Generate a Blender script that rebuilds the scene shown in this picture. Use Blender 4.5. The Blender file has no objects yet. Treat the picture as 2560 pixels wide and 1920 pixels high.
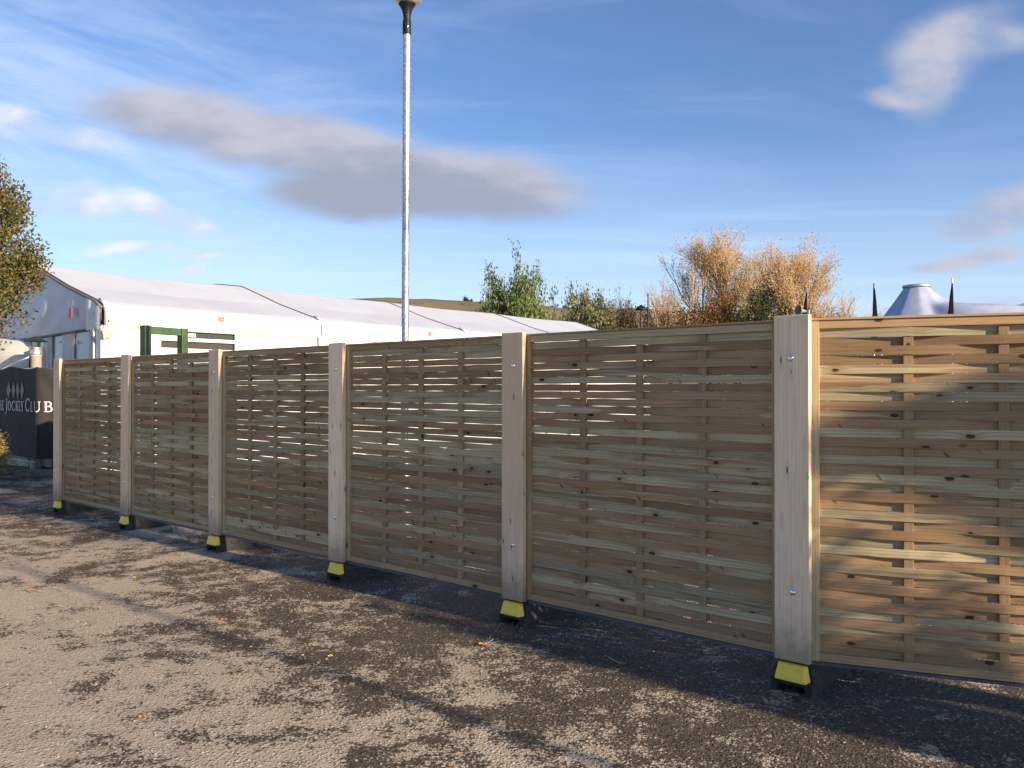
import bpy, bmesh, math, random
from mathutils import Vector, Matrix, noise as mnoise
R = math.radians
random.seed(7)
scene = bpy.context.scene
C = scene.collection

# ------------------------------------------------------------------ camera
CAMH = 1.62
FPX = 2070.0                      # focal length in pixels of the 2560 px wide photo
cam_d = bpy.data.cameras.new('camera'); cam = bpy.data.objects.new('camera', cam_d); C.objects.link(cam)
cam_d.sensor_width = 36; cam_d.lens = FPX/2560*36; cam_d.clip_end = 9000; cam_d.clip_start = .05
cam.location = (0, 0, CAMH); cam.rotation_euler = (R(90) + math.atan(12/FPX), 0, 0)
scene.camera = cam
scene.render.resolution_x = 1024; scene.render.resolution_y = 768

# ------------------------------------------------------------------ light
SAZ = Vector((.778, -.628)).normalized()      # horizontal direction towards the sun
SEL = R(18)
SUN = Vector((SAZ.x*math.cos(SEL), SAZ.y*math.cos(SEL), math.sin(SEL)))
sl = bpy.data.lights.new('sun', 'SUN'); sl.energy = 5.0; sl.angle = R(.5); sl.color = (1, .79, .53)
so = bpy.data.objects.new('sun', sl); C.objects.link(so)
so.rotation_euler = SUN.to_track_quat('Z', 'Y').to_euler(); so.location = (20, -15, 20)
scene.view_settings.view_transform = 'Standard'; scene.view_settings.look = 'None'
scene.view_settings.gamma = 1; scene.view_settings.exposure = 1.0

class NT:
    """small helper for building node trees"""
    def __init__(s, tree): s.t = tree; s.n = tree.nodes; s.l = tree.links
    def new(s, typ, **kw):
        n = s.n.new(typ)
        for k, v in kw.items(): setattr(n, k, v)
        return n
    def put(s, sock, v):
        if isinstance(v, bpy.types.NodeSocket): s.l.new(v, sock)
        elif isinstance(v, (tuple, list)) and len(v) == 3 and sock.type == 'RGBA': sock.default_value = (*v, 1)
        else: sock.default_value = v
    def math(s, op, a, b=None, c=None, clamp=False):
        n = s.new('ShaderNodeMath', operation=op, use_clamp=clamp); s.put(n.inputs[0], a)
        if b is not None: s.put(n.inputs[1], b)
        if c is not None: s.put(n.inputs[2], c)
        return n.outputs[0]
    def comb(s, x=0, y=0, z=0):
        n = s.new('ShaderNodeCombineXYZ')
        for i, v in enumerate((x, y, z)): s.put(n.inputs[i], v)
        return n.outputs[0]
    def sep(s, v):
        n = s.new('ShaderNodeSeparateXYZ'); s.put(n.inputs[0], v); return n.outputs
    def step(s, x, a, b, lo=0., hi=1.):
        n = s.new('ShaderNodeMapRange', interpolation_type='SMOOTHSTEP')
        s.put(n.inputs[0], x); n.inputs[1].default_value = a; n.inputs[2].default_value = b
        n.inputs[3].default_value = lo; n.inputs[4].default_value = hi
        return n.outputs[0]
    def noise(s, vec, scale, detail=3, rough=.5, dist=0., col=False):
        n = s.new('ShaderNodeTexNoise'); s.put(n.inputs['Vector'], vec)
        n.inputs['Scale'].default_value = scale; n.inputs['Detail'].default_value = detail
        n.inputs['Roughness'].default_value = rough; n.inputs['Distortion'].default_value = dist
        return n.outputs['Color' if col else 'Fac']
    def voro(s, vec, scale, feature='F1', out='Distance', rnd=1.):
        n = s.new('ShaderNodeTexVoronoi', feature=feature); s.put(n.inputs['Vector'], vec)
        n.inputs['Scale'].default_value = scale; n.inputs['Randomness'].default_value = rnd
        return n.outputs[out]
    def mix(s, f, a, b, blend='MIX'):
        n = s.new('ShaderNodeMix', data_type='RGBA', blend_type=blend)
        s.put(n.inputs[0], f); s.put(n.inputs[6], a); s.put(n.inputs[7], b)
        return n.outputs[2]
    def bump(s, h, strength=.5, dist=.01, normal=None):
        n = s.new('ShaderNodeBump'); s.put(n.inputs['Height'], h)
        n.inputs['Strength'].default_value = strength; n.inputs['Distance'].default_value = dist
        if normal is not None: s.put(n.inputs['Normal'], normal)
        return n.outputs[0]
    def vscale(s, v, sc):
        n = s.new('ShaderNodeVectorMath', operation='MULTIPLY'); s.put(n.inputs[0], v); n.inputs[1].default_value = sc
        return n.outputs[0]

# world: physical sky with clouds laid over it by direction
w = bpy.data.worlds.new('World'); scene.world = w; w.use_nodes = True
T = NT(w.node_tree); T.n.clear()
sky = T.new('ShaderNodeTexSky', sky_type='NISHITA'); sky.sun_disc = False
sky.sun_elevation = SEL; sky.sun_rotation = math.atan2(SAZ.x, SAZ.y)
sky.altitude = 50; sky.air_density = 1.0; sky.dust_density = .35; sky.ozone_density = 2.2
gen = T.new('ShaderNodeTexCoord').outputs['Generated']
gx, gy, gz = T.sep(gen)
yy = T.math('MAXIMUM', gy, .05)
a = T.math('DIVIDE', gx, yy); b = T.math('DIVIDE', gz, yy)      # tangent-plane direction coordinates
wn = T.noise(T.comb(a, T.math('MULTIPLY', b, 1.8), 0), 6, 4, .5, 0, True)
wx, wy, wz = T.sep(wn)
n1 = T.noise(T.comb(a, T.math('MULTIPLY', b, 1.7), 3.), 8, 4, .5)
def px(x, y): return ((x-1106)/1789, (840-y)/1789)
def blob(x, y, rx, ry, ang, warp, soft, sx=1.):
    ca, cb = px(x, y)
    u = T.math('ADD', T.math('SUBTRACT', a, ca), T.math('MULTIPLY', T.math('SUBTRACT', wx, .5), warp))
    v = T.math('ADD', T.math('SUBTRACT', b, cb), T.math('MULTIPLY', T.math('SUBTRACT', wy, .5), warp*.8))
    c_, s_ = math.cos(R(ang)), math.sin(R(ang))
    U = T.math('DIVIDE', T.math('ADD', T.math('MULTIPLY', u, c_), T.math('MULTIPLY', v, s_)), rx/1789)
    V = T.math('DIVIDE', T.math('SUBTRACT', T.math('MULTIPLY', v, c_), T.math('MULTIPLY', u, s_)), ry/1789)
    d = T.math('SQRT', T.math('ADD', T.math('MULTIPLY', U, U), T.math('MULTIPLY', V, V)))
    return T.step(d, 1+soft, 1-soft), V
def union(ms):
    inv = None
    for m in ms:
        k = T.math('SUBTRACT', 1, m); inv = k if inv is None else T.math('MULTIPLY', inv, k)
    return T.math('SUBTRACT', 1, inv)
big = []; shade = None
for p in [(340, 238, 150, 52, -2, .05, .6), (560, 285, 260, 62, -9, .06, .5), (820, 345, 230, 60, -16, .06, .45),
          (930, 392, 310, 78, -3, .05, .38), (1020, 400, 190, 74, -4, .05, .36), (800, 418, 220, 46, 0, .05, .45)]:
    m, V = blob(*p); big.append(m)
big = union(big)
cum = []
for p in [(185, 425, 75, 26, 0, .07, .6), (120, 440, 70, 14, 0, .05, .6), (340, 445, 75, 24, -30, .06, .6), (405, 470, 60, 20, -25, .05, .6),
          (290, 533, 90, 15, 4, .05, .7), (430, 556, 50, 9, 0, .05, .7), (428, 590, 28, 10, 20, .04, .7), (20, 245, 60, 22, -10, .06, .7),
          (120, 300, 130, 25, -10, .07, .9)]:
    cum.append(blob(*p)[0])
cum = union(cum)
rt = []
for p in [(2065, 85, 125, 60, 22, .05, .6), (2025, 150, 90, 66, 40, .05, .6), (2150, 80, 90, 34, 0, .05, .6), (1950, 200, 70, 20, 0, .04, .7),
          (2175, 450, 70, 38, 25, .07, .6), (2130, 490, 90, 34, 12, .07, .6), (2140, 560, 80, 18, 12, .06, .7), (2030, 575, 60, 10, 5, .06, .8)]:
    rt.append(blob(*p)[0])
rt = union(rt)
bank = T.math('MULTIPLY', T.step(b, px(0, 618)[1], px(0, 660)[1]), T.step(a, .42, .56))
# cirrus veils and streaks
ci = T.noise(T.comb(T.math('ADD', T.math('MULTIPLY', a, 1.0), T.math('MULTIPLY', b, .9)), T.math('MULTIPLY', b, 5.5), 7.), 2.6, 8, .62, .6)
ci = T.math('MULTIPLY', T.step(ci, .42, .8), T.step(T.math('ADD', a, T.math('MULTIPLY', wz, .25)), .75, -.55, .28, 1.))
st = T.noise(T.comb(T.math('MULTIPLY', a, .55), T.math('MULTIPLY', b, 9), 2.), 4, 5, .55, .3)
st = T.math('MULTIPLY', T.step(st, .45, .75), T.step(b, .30, .12))
veil, _ = blob(100, 210, 560, 230, -14, .12, .85)
skyc = T.vscale(sky.outputs[0], (.87, 1.0, 1.26))
skyc = T.mix(T.step(b, .34, .02, 0, .5), skyc, (5.8, 6.9, 8.3))
# base blue gets paler towards the horizon through streaks
bw = (5.0, 6.0, 7.8)
col = T.mix(T.math('MULTIPLY', st, .30), skyc, (5.4, 6.9, 8.8))
col = T.mix(T.math('MULTIPLY', ci, .30), col, bw)
col = T.mix(T.math('MULTIPLY', T.math('MULTIPLY', veil, T.step(T.noise(T.comb(a, T.math('MULTIPLY', T.math('ADD', b, T.math('MULTIPLY', a, .3)), 5), 4.), 4, 7, .6, .4), .25, .7)), .55), col, (5.0, 6.0, 8.0))
lo = T.math('ADD', n1, T.math('MULTIPLY', b, .9))
vl = T.math('MULTIPLY', T.math('SUBTRACT', b, T.math('MULTIPLY_ADD', T.math('SUBTRACT', a, px(700, 0)[0]), -.17, px(0, 325)[1])), 1789/70.)
gcol = T.mix(T.step(T.math('ADD', T.math('MULTIPLY', vl, .16), T.noise(T.comb(a, T.math('MULTIPLY', b, 2.5), 0), 5, 5, .55)), .34, .72), (2.55, 2.75, 3.4), (4.2, 4.2, 4.8))
col = T.mix(T.math('MULTIPLY', big, T.step(n1, .0, .45, .62, .93)), col, gcol)
wcol = T.mix(T.step(n1, .38, .6), (4.5, 5.0, 6.4), (7.0, 6.8, 7.3))
col = T.mix(T.math('MULTIPLY', cum, T.step(n1, .2, .6, .3, .9)), col, wcol)
rcol = T.mix(T.step(n1, .36, .62), (2.9, 3.3, 4.5), (4.1, 4.15, 4.8))
col = T.mix(T.math('MULTIPLY', rt, T.step(n1, .2, .6, .45, .92)), col, rcol)
col = T.mix(T.math('MULTIPLY', bank, .55), col, (3.6, 4.3, 6.0))
bg = T.new('ShaderNodeBackground'); T.put(bg.inputs[0], col); bg.inputs[1].default_value = .073
out = T.new('ShaderNodeOutputWorld'); T.l.new(bg.outputs[0], out.inputs[0])

# ------------------------------------------------------------------ helpers
class MB:
    def __init__(s): s.v = []; s.f = []; s.uv = []; s.seed = []; s.mi = []
    def face(s, pts, uvs=None, seed=0., mi=0):
        k = len(s.v); s.v += [tuple(p) for p in pts]; s.f.append(tuple(range(k, k+len(pts))))
        s.uv += uvs if uvs else [(0, 0)]*len(pts); s.seed.append(seed); s.mi.append(mi)
    def box(s, o, ex, ey, ez, x0, x1, y0, y1, z0, z1, seed=None, grain='x', mi=0):
        """box in the frame o, ex, ey, ez; UV u runs (in metres) along the grain axis"""
        if seed is None: seed = random.random()*50
        o, ex, ey, ez = map(Vector, (o, ex, ey, ez))
        P = lambda i, j, k: (i, j, k)
        k0 = len(s.v); cs = []
        for i in (x0, x1):
            for j in (y0, y1):
                for k in (z0, z1):
                    s.v.append(tuple(o + ex*i + ey*j + ez*k)); cs.append((i, j, k))
        flip = ex.cross(ey).dot(ez) < 0
        for q in ((0, 1, 3, 2), (4, 6, 7, 5), (0, 4, 5, 1), (2, 3, 7, 6), (0, 2, 6, 4), (1, 5, 7, 3)):
            q = q[::-1] if flip else q
            s.f.append(tuple(k0+i for i in q)); s.seed.append(seed); s.mi.append(mi)
            for i in q:
                c = cs[i]
                if grain == 'x': s.uv.append((c[0], c[2] + c[1]))
                elif grain == 'z': s.uv.append((c[2], c[0] + c[1]))
                else: s.uv.append((c[1], c[0] + c[2]))
    def tube(s, pts, rads, n=6, cap=True, seed=0, mi=0):
        pts = [Vector(p) for p in pts]; k0 = len(s.v); m = len(pts)
        for i, p in enumerate(pts):
            d = (pts[min(i+1, m-1)] - pts[max(i-1, 0)]).normalized()
            up = Vector((0, 0, 1)) if abs(d.z) < .9 else Vector((1, 0, 0))
            e1 = d.cross(up).normalized(); e2 = d.cross(e1)
            for j in range(n):
                t = 2*math.pi*j/n; s.v.append(tuple(p + (e1*math.cos(t) + e2*math.sin(t))*rads[i]))
        for i in range(m-1):
            for j in range(n):
                j2 = (j+1) % n; s.f.append((k0+i*n+j, k0+i*n+j2, k0+(i+1)*n+j2, k0+(i+1)*n+j)); s.seed.append(seed); s.mi.append(mi)
                s.uv += [(i, j/n), (i, (j+1)/n), (i+1, (j+1)/n), (i+1, j/n)]
        if cap:
            for e, r in ((0, range(n-1, -1, -1)), (m-1, range(n))):
                s.f.append(tuple(k0+e*n+j for j in r)); s.seed.append(seed); s.mi.append(mi); s.uv += [(0, 0)]*n
    def lathe(s, o, prof, n=24, axis=(0, 0, 1), seed=0, mi=0):
        """prof: list of (radius, height) along axis"""
        o = Vector(o); ax = Vector(axis).normalized(); up = Vector((0, 0, 1)) if abs(ax.z) < .9 else Vector((1, 0, 0))
        e1 = ax.cross(up).normalized(); e2 = ax.cross(e1); k0 = len(s.v)
        for r, h in prof:
            for j in range(n):
                t = 2*math.pi*j/n; s.v.append(tuple(o + ax*h + (e1*math.cos(t) + e2*math.sin(t))*max(r, 1e-4)))
        for i in range(len(prof)-1):
            for j in range(n):
                j2 = (j+1) % n; s.f.append((k0+i*n+j, k0+(i+1)*n+j, k0+(i+1)*n+j2, k0+i*n+j2)); s.seed.append(seed); s.mi.append(mi)
                s.uv += [(0, 0)]*4
    def prism(s, o, ex, ey, ez, poly, y0, y1, seed=0, grain=None, mi=0):
        """poly in the (ex, ez) plane, extruded along ey"""
        o, ex, ey, ez = map(Vector, (o, ex, ey, ez)); n = len(poly); k0 = len(s.v)
        for y in (y0, y1):
            for (x, z) in poly: s.v.append(tuple(o + ex*x + ey*y + ez*z))
        for q in (tuple(range(n-1, -1, -1)), tuple(range(n, 2*n))):
            s.f.append(tuple(k0+i for i in q)); s.seed.append(seed); s.mi.append(mi); s.uv += [(0, 0)]*n
        for i in range(n):
            j = (i+1) % n; s.f.append((k0+i, k0+j, k0+n+j, k0+n+i)); s.seed.append(seed); s.mi.append(mi); s.uv += [(0, 0)]*4
    def grid(s, fn, nu, nv, seed=0, mi=0, uvf=None):
        k0 = len(s.v)
        for i in range(nu+1):
            for j in range(nv+1): s.v.append(tuple(fn(i/nu, j/nv)))
        for i in range(nu):
            for j in range(nv):
                A = k0+i*(nv+1)+j; q = (A, A+nv+1, A+nv+2, A+1); s.f.append(q); s.seed.append(seed); s.mi.append(mi)
                s.uv += [(i/nu, j/nv), ((i+1)/nu, j/nv), ((i+1)/nu, (j+1)/nv), (i/nu, (j+1)/nv)]
    def build(s, name, mats, parent=None, smooth=False, recalc=False, bevel=0):
        me = bpy.data.meshes.new(name); me.from_pydata(s.v, [], s.f)
        uv = me.uv_layers.new(name='UVMap'); uv.data.foreach_set('uv', [c for p in s.uv for c in p])
        at = me.attributes.new('seed', 'FLOAT', 'FACE'); at.data.foreach_set('value', s.seed)
        if not isinstance(mats, (list, tuple)): mats = [mats]
        for m in mats: me.materials.append(m)
        me.polygons.foreach_set('material_index', s.mi)
        me.polygons.foreach_set('use_smooth', [smooth]*len(s.f))
        if recalc:
            bm = bmesh.new(); bm.from_mesh(me); bmesh.ops.recalc_face_normals(bm, faces=bm.faces); bm.to_mesh(me); bm.free()
        me.update()
        o = bpy.data.objects.new(name, me); C.objects.link(o)
        if parent: o.parent = parent
        if bevel:
            b_ = o.modifiers.new('bevel', 'BEVEL'); b_.width = bevel; b_.segments = 2; b_.limit_method = 'ANGLE'; b_.angle_limit = R(40)
        return o
def tag(o, label=None, cat=None, group=None, kind=None):
    if label: o['label'] = label
    if cat: o['category'] = cat
    if group: o['group'] = group
    if kind: o['kind'] = kind
    return o
def thing(name, label, cat, loc=(0, 0, 0), rz=0, group=None):
    o = bpy.data.objects.new(name, None); C.objects.link(o); o.location = loc; o.rotation_euler = (0, 0, rz)
    o.empty_display_size = .2
    return tag(o, label, cat, group)
X, Y, Z = Vector((1, 0, 0)), Vector((0, 1, 0)), Vector((0, 0, 1))

def mat(name, col=(.5, .5, .5), rough=.7, metal=0., **kw):
    m = bpy.data.materials.new(name); m.use_nodes = True; t = NT(m.node_tree)
    p = t.n['Principled BSDF']; p.inputs['Base Color'].default_value = (*col, 1)
    p.inputs['Roughness'].default_value = rough; p.inputs['Metallic'].default_value = metal
    for k, v in kw.items(): p.inputs[k].default_value = v
    return m, t, p
def noisy(name, c1, c2, scale, rough=.7, metal=0., bump=0., bd=.005, detail=5, coord='Object', lo=.35, hi=.65, **kw):
    m, t, p = mat(name, c1, rough, metal, **kw)
    co = t.new('ShaderNodeTexCoord').outputs[coord]
    n = t.noise(co, scale, detail, .6)
    t.put(p.inputs['Base Color'], t.mix(t.step(n, lo, hi), c1, c2))
    if bump: t.put(p.inputs['Normal'], t.bump(t.noise(co, scale*3, 4, .6), bump, bd))
    return m

def wood(name, pale, brown, knotcol, brownness=.5, knots=1., rough=.75, contrast=1., kscale=(4.6, 9.5), grain=95., dirt=False):
    m, t, p = mat(name, pale, rough); p.inputs['Specular IOR Level'].default_value = .12
    uv = t.new('ShaderNodeUVMap').outputs[0]; u, v, _ = t.sep(uv)
    at = t.new('ShaderNodeAttribute', attribute_name='seed'); sd = at.outputs['Fac']
    s3 = t.math('MULTIPLY', sd, 3.71)
    # knots first, because the grain flows round them
    kv = t.comb(t.math('MULTIPLY', u, kscale[0]), t.math('MULTIPLY', v, kscale[1]), s3)
    kd = t.voro(kv, 1.0)
    ksel = t.step(t.sep(t.voro(kv, 1.0, out='Color'))[0], .62-.3*knots, .66-.3*knots, 0, 1)
    ksel = ksel
    kn = t.math('ADD', kd, t.math('MULTIPLY', t.math('SUBTRACT', t.noise(t.comb(t.math('MULTIPLY', u, 60), t.math('MULTIPLY', v, 60), s3), 1, 2), .5), .05))
    knot = t.math('MULTIPLY', t.step(kn, .125, .09), ksel)
    halo = t.math('MULTIPLY', t.step(kn, .42, .10), ksel)
    # spike knots: thin slanting dark streaks
    dv = t.comb(t.math('MULTIPLY', t.math('ADD', u, t.math('MULTIPLY', v, .75)), kscale[0]*3.2), t.math('MULTIPLY', v, 6.), t.math('ADD', s3, 5.))
    sk = t.step(t.voro(dv, 1.0), .20, .10); sk = t.math('MULTIPLY', sk, t.step(t.sep(t.voro(dv, 1.0, out='Color'))[2], .80-.04*knots, .82-.04*knots) if knots > .6 else 0.)
    sk = t.math('MULTIPLY', sk, .65)
    vv = t.math('ADD', v, t.math('MULTIPLY', halo, .012))
    band = t.noise(t.comb(t.math('MULTIPLY', u, .55), t.math('MULTIPLY', vv, 12), s3), 1, 2, .5, .4)
    tone = t.new('ShaderNodeTexWhiteNoise', noise_dimensions='1D'); t.put(tone.inputs['W'], sd)
    tv = tone.outputs['Value']
    thr = t.math('ADD', band, t.math('MULTIPLY', t.math('SUBTRACT', tv, .5), .42))
    heart = t.step(thr, .56-.25*brownness, .585-.25*brownness)
    g1 = t.noise(t.comb(t.math('MULTIPLY', u, 2.2), t.math('MULTIPLY', vv, grain), s3), 1, 5, .65, .5)
    wv = t.new('ShaderNodeTexWave', wave_type='BANDS', bands_direction='Y', wave_profile='SAW')
    t.put(wv.inputs['Vector'], t.comb(t.math('MULTIPLY', u, .5), t.math('MULTIPLY', vv, 9), s3))
    wv.inputs['Scale'].default_value = 1.7; wv.inputs['Distortion'].default_value = 7; wv.inputs['Detail'].default_value = 2.5
    wv.inputs['Detail Scale'].default_value = .7
    ring = wv.outputs['Fac']
    base = t.mix(heart, pale, brown)
    base = t.mix(t.math('MULTIPLY', t.step(ring, .55, 1.), .38*contrast), base, [c*.55 for c in brown])
    base = t.mix(t.math('MULTIPLY', t.step(g1, .42, .8), .45*contrast), base, [c*.5 for c in brown])
    # blotches of weather and per-board lightness
    bl = t.noise(t.comb(t.math('MULTIPLY', u, 3), t.math('MULTIPLY', v, 9), s3), 1, 3, .6)
    base = t.mix(t.step(bl, .3, .75, 0, .32*contrast), base, [c*.62 for c in pale])
    w2 = t.new('ShaderNodeTexWhiteNoise', noise_dimensions='1D'); t.put(w2.inputs['W'], t.math('ADD', sd, 9.3))
    k = t.math('MULTIPLY_ADD', w2.outputs['Value'], .36*contrast, 1-.2*contrast)
    vm = t.new('ShaderNodeVectorMath', operation='SCALE'); t.put(vm.inputs[0], base); t.put(vm.inputs['Scale'], k)
    base = vm.outputs[0]
    base = t.mix(t.math('MULTIPLY', halo, .38), base, [c*.6 for c in brown])
    base = t.mix(t.math('MAXIMUM', t.math('MULTIPLY', knot, .92), sk), base, knotcol)
    if dirt:
        ob = t.new('ShaderNodeTexCoord').outputs['Object']; ox, oy, oz = t.sep(ob)
        dn = t.math('ADD', oz, t.math('MULTIPLY', t.noise(ob, 14, 5, .7), -.35))
        base = t.mix(t.step(dn, .30, -.02, 0, .62), base, (.16, .125, .09))
        base = t.mix(t.step(t.noise(t.vscale(ob, (9, 9, .8)), 1, 4, .6), .58, .78, 0, .14), base, (.34, .25, .17))
    t.put(p.inputs['Base Color'], base)
    hgt = t.math('ADD', t.math('MULTIPLY', g1, .6), t.math('MULTIPLY', knot, .8))
    t.put(p.inputs['Normal'], t.bump(hgt, .35, .0015))
    return m

M = {}
M['slat'] = wood('treated_slat_wood', (.46, .395, .245), (.35, .22, .12), (.04, .022, .012), .50, 1.2, contrast=1.25)
M['frame'] = wood('treated_frame_wood', (.49, .40, .24), (.43, .28, .145), (.05, .028, .015), .55, .8)
M['batten'] = wood('treated_batten_wood', (.40, .31, .19), (.36, .24, .13), (.05, .028, .015), .8, .6)
M['post'] = wood('planed_post_wood', (.89, .68, .465), (.82, .59, .385), (.10, .05, .03), .35, .5, contrast=.62, kscale=(5., 24.), grain=60., dirt=True)
M['steel'] = noisy('galvanised_steel', (.60, .61, .62), (.40, .41, .42), 34, .42, .72, .08, .001, lo=.42, hi=.58)
M['bolt'] = mat('zinc_bolt', (.75, .78, .82), .18, 1.)[0]
M['rail'] = mat('dark_steel_rail', (.10, .12, .17), .45, .6)[0]
M['rubber'] = noisy('black_rubber', (.012, .012, .012), (.035, .033, .03), 30, .8, 0, .6, .004)
M['dusty'] = noisy('dusty_rubber', (.05, .045, .04), (.11, .10, .085), 12, .9, 0, .6, .004)
M['yellow'] = noisy('yellow_plastic', (1.0, .70, .07), (.93, .62, .06), 25, .42)
M['white'] = noisy('white_marquee_pvc', (.80, .80, .80), (.74, .745, .76), 1.3, .42, 0, .05, .01)
M['roofpvc'] = noisy('grey_white_roof_pvc', (.50, .53, .60), (.46, .49, .56), .8, .5, 0, .05, .01)
M['gable'] = noisy('gable_pvc', (.58, .60, .64), (.68, .69, .71), .9, .5, 0, .15, .03, lo=.3, hi=.7)
M['whitepaint'] = mat('white_frame_paint', (.8, .8, .8), .35)[0]
M['seam'] = mat('roof_seam', (.13, .13, .14), .6)[0]
M['glassdark'] = mat('dark_glazing', (.05, .042, .038), .12)[0]
M['clearpvc'] = mat('clear_window_pvc', (.42, .47, .58), .12)[0]
M['curtain'] = mat('white_curtain', (.75, .75, .74), .8)[0]
M['red'] = noisy('red_sticker', (.62, .06, .05), (.8, .3, .25), 60, .5)
M['green'] = noisy('green_paint', (.042, .085, .036), (.055, .10, .045), 6, .5)
M['cream'] = mat('cream_box', (.66, .58, .46), .6)[0]
M['creamfab'] = noisy('cream_fabric', (.74, .70, .60), (.66, .62, .52), 2, .8, 0, .2, .02)
M['blackmesh'] = None
M['text'] = mat('white_print', (.8, .8, .78), .8)[0]
M['dark'] = mat('black_plastic', (.012, .012, .012), .5, 0., **{'Specular IOR Level': .25})[0]
M['lens'] = noisy('lamp_bowl', (.55, .53, .47), (.45, .43, .38), 14, .3)
M['capdark'] = mat('flue_cap_metal', (.05, .05, .055), .5, .5)[0]
M['flag'] = mat('black_flag_cloth', (.006, .007, .013), .9, 0., **{'Specular IOR Level': .08})[0]
M['concrete'] = noisy('concrete_block', (.21, .19, .165), (.14, .125, .11), 14, .9, 0, .5, .005)
M['horn'] = mat('grey_horn', (.24, .23, .22), .5)[0]
M['bluetent'] = noisy('blue_white_canvas', (.30, .35, .50), (.36, .41, .56), 1.2, .5)

# black mesh banner: slightly see-through print cloth, with folds done in the mesh
m, t, p = mat('black_banner_cloth', (.028, .025, .024), .8)
M['blackmesh'] = m
m, t, p = mat('grey_diamond_print', (.27, .27, .22), .8); M['diamond'] = m

# ------------------------------------------------------------------ ground
FD = Vector((.758, -.652, 0)).normalized()       # along the fence, towards the right / camera
FN = Vector((-.652, -.758, 0)).normalized()      # fence front normal
FE = Vector((0, 5.70, 0))                        # centre of the second post
m, t, p = mat('worn_tarmac', (.2, .18, .16), .92)
p.inputs['Specular IOR Level'].default_value = .25
pos = t.new('ShaderNodeTexCoord').outputs['Object']
x_, y_, z_ = t.sep(pos)
# distance in front of the fence line: the dark growth gathers near it
dist = t.math('ADD', t.math('MULTIPLY', x_, FN.x), t.math('MULTIPLY', t.math('SUBTRACT', y_, FE.y), FN.y))
nb = t.noise(pos, 1.15, 3, .6, .3)
nm = t.noise(pos, 4.5, 5, .72, .25)
nf = t.noise(pos, 26, 4, .75)
nx = t.noise(pos, 75, 3, .7)
s = t.math('ADD', t.math('MULTIPLY', nb, .85), t.math('MULTIPLY', nm, 1.05))
s = t.math('ADD', s, t.math('MULTIPLY', nf, .62))
s = t.math('ADD', s, t.math('MULTIPLY', t.math('SUBTRACT', nx, .5), .26))
s = t.math('ADD', s, t.step(dist, 3.6, 1.0, -.10, .03))
s = t.math('ADD', s, t.step(dist, 1.5, .3, 0, .12))
s = t.math('ADD', s, t.step(x_, -3.6, -.8, -.07, .05))
peb = t.voro(pos, 95); pebc = t.sep(t.voro(pos, 95, out='Color'))[0]
peb2 = t.voro(pos, 42); peb2c = t.sep(t.voro(pos, 42, out='Color'))[1]
s = t.math('ADD', s, t.math('MULTIPLY', t.math('SUBTRACT', t.voro(pos, 60), .4), .30))
moss = t.step(s, 1.335, 1.39)
film = t.step(s, 1.24, 1.42)
light = t.mix(t.step(t.noise(pos, .7, 4, .6), .3, .7), (.44, .37, .285), (.36, .305, .24))
light = t.mix(t.step(pebc, .55, 1., 0, .35), light, (.20, .175, .15))
light = t.mix(t.step(peb2c, .86, .9, 0, .55), light, (.45, .41, .35))
dark = t.mix(pebc, (.036, .029, .021), (.115, .094, .070))
dark = t.mix(t.math('MULTIPLY', t.step(peb2c, .80, .84), t.step(peb2, .42, .30)), dark, (.20, .175, .145))
far = t.step(y_, 11.5, 14.0)
c = t.mix(t.math('MULTIPLY', film, .5), light, (.12, .104, .086)); c = t.mix(moss, c, dark)
t.put(p.inputs['Base Color'], c)
h = t.math('ADD', t.math('MULTIPLY', t.step(peb, .0, .55, 1., 0.), .5), t.math('MULTIPLY', t.step(peb2, 0, .5, 1, 0), .8))
h = t.math('ADD', h, t.math('MULTIPLY', nf, .45)); h = t.math('ADD', h, t.math('MULTIPLY', moss, .5))
t.put(p.inputs['Normal'], t.bump(h, .85, .008))
M['tarmac'] = m
g = MB()
ys = [-60, -8, 0, 2, 4, 6, 8, 12, 20, 60, 300, 4500]; xs = [-3500, -300, -40, -12, -8, -4, 0, 4, 8, 12, 40, 300, 3500]
k = 0
for i in range(len(xs)-1):
    for j in range(len(ys)-1):
        g.face([(xs[i], ys[j], 0), (xs[i+1], ys[j], 0), (xs[i+1], ys[j+1], 0), (xs[i], ys[j+1], 0)])
tag(g.build('ground', M['tarmac']), kind='structure')

# loose grit near the camera
def stone(mb, c, r):
    k0 = len(mb.v); n = 5; sq = random.uniform(.45, .8); a0 = random.random()*6
    ring = []
    for j in range(n):
        an = a0 + 2*math.pi*j/n; rr = r*random.uniform(.75, 1.15)
        mb.v.append((c[0]+rr*math.cos(an), c[1]+rr*math.sin(an), .0)); ring.append(rr)
    for j in range(n):
        an = a0 + 2*math.pi*(j+.3)/n; rr = ring[j]*.62
        mb.v.append((c[0]+rr*math.cos(an), c[1]+rr*math.sin(an), r*sq))
    fs = [(k0+j, k0+(j+1) % n, k0+n+(j+1) % n, k0+n+j) for j in range(n)] + [tuple(k0+n+j for j in range(n))]
    sd = random.random()*50
    for f in fs: mb.f.append(f); mb.seed.append(sd); mb.mi.append(0); mb.uv += [(0, 0)]*len(f)
gm = MB()
for i in range(26000):
    zz = 3.0 + 9.5*random.random()**1.5
    xx = random.uniform(-.64, .64)*zz
    d = (Vector((xx, zz, 0))-FE).dot(FN)
    if d < -2: continue
    pn = mnoise.noise(Vector((xx*.9, zz*.9, 3))) + .6*mnoise.noise(Vector((xx*2.6, zz*2.6, 9)))
    if pn + .25*max(0, 1.5-abs(d)) < random.uniform(-.35, .75): continue
    r_ = .0028 + .0042*random.random()**2
    if random.random() < .02: r_ = random.uniform(.007, .011)
    stone(gm, (xx, zz), r_)
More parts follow.
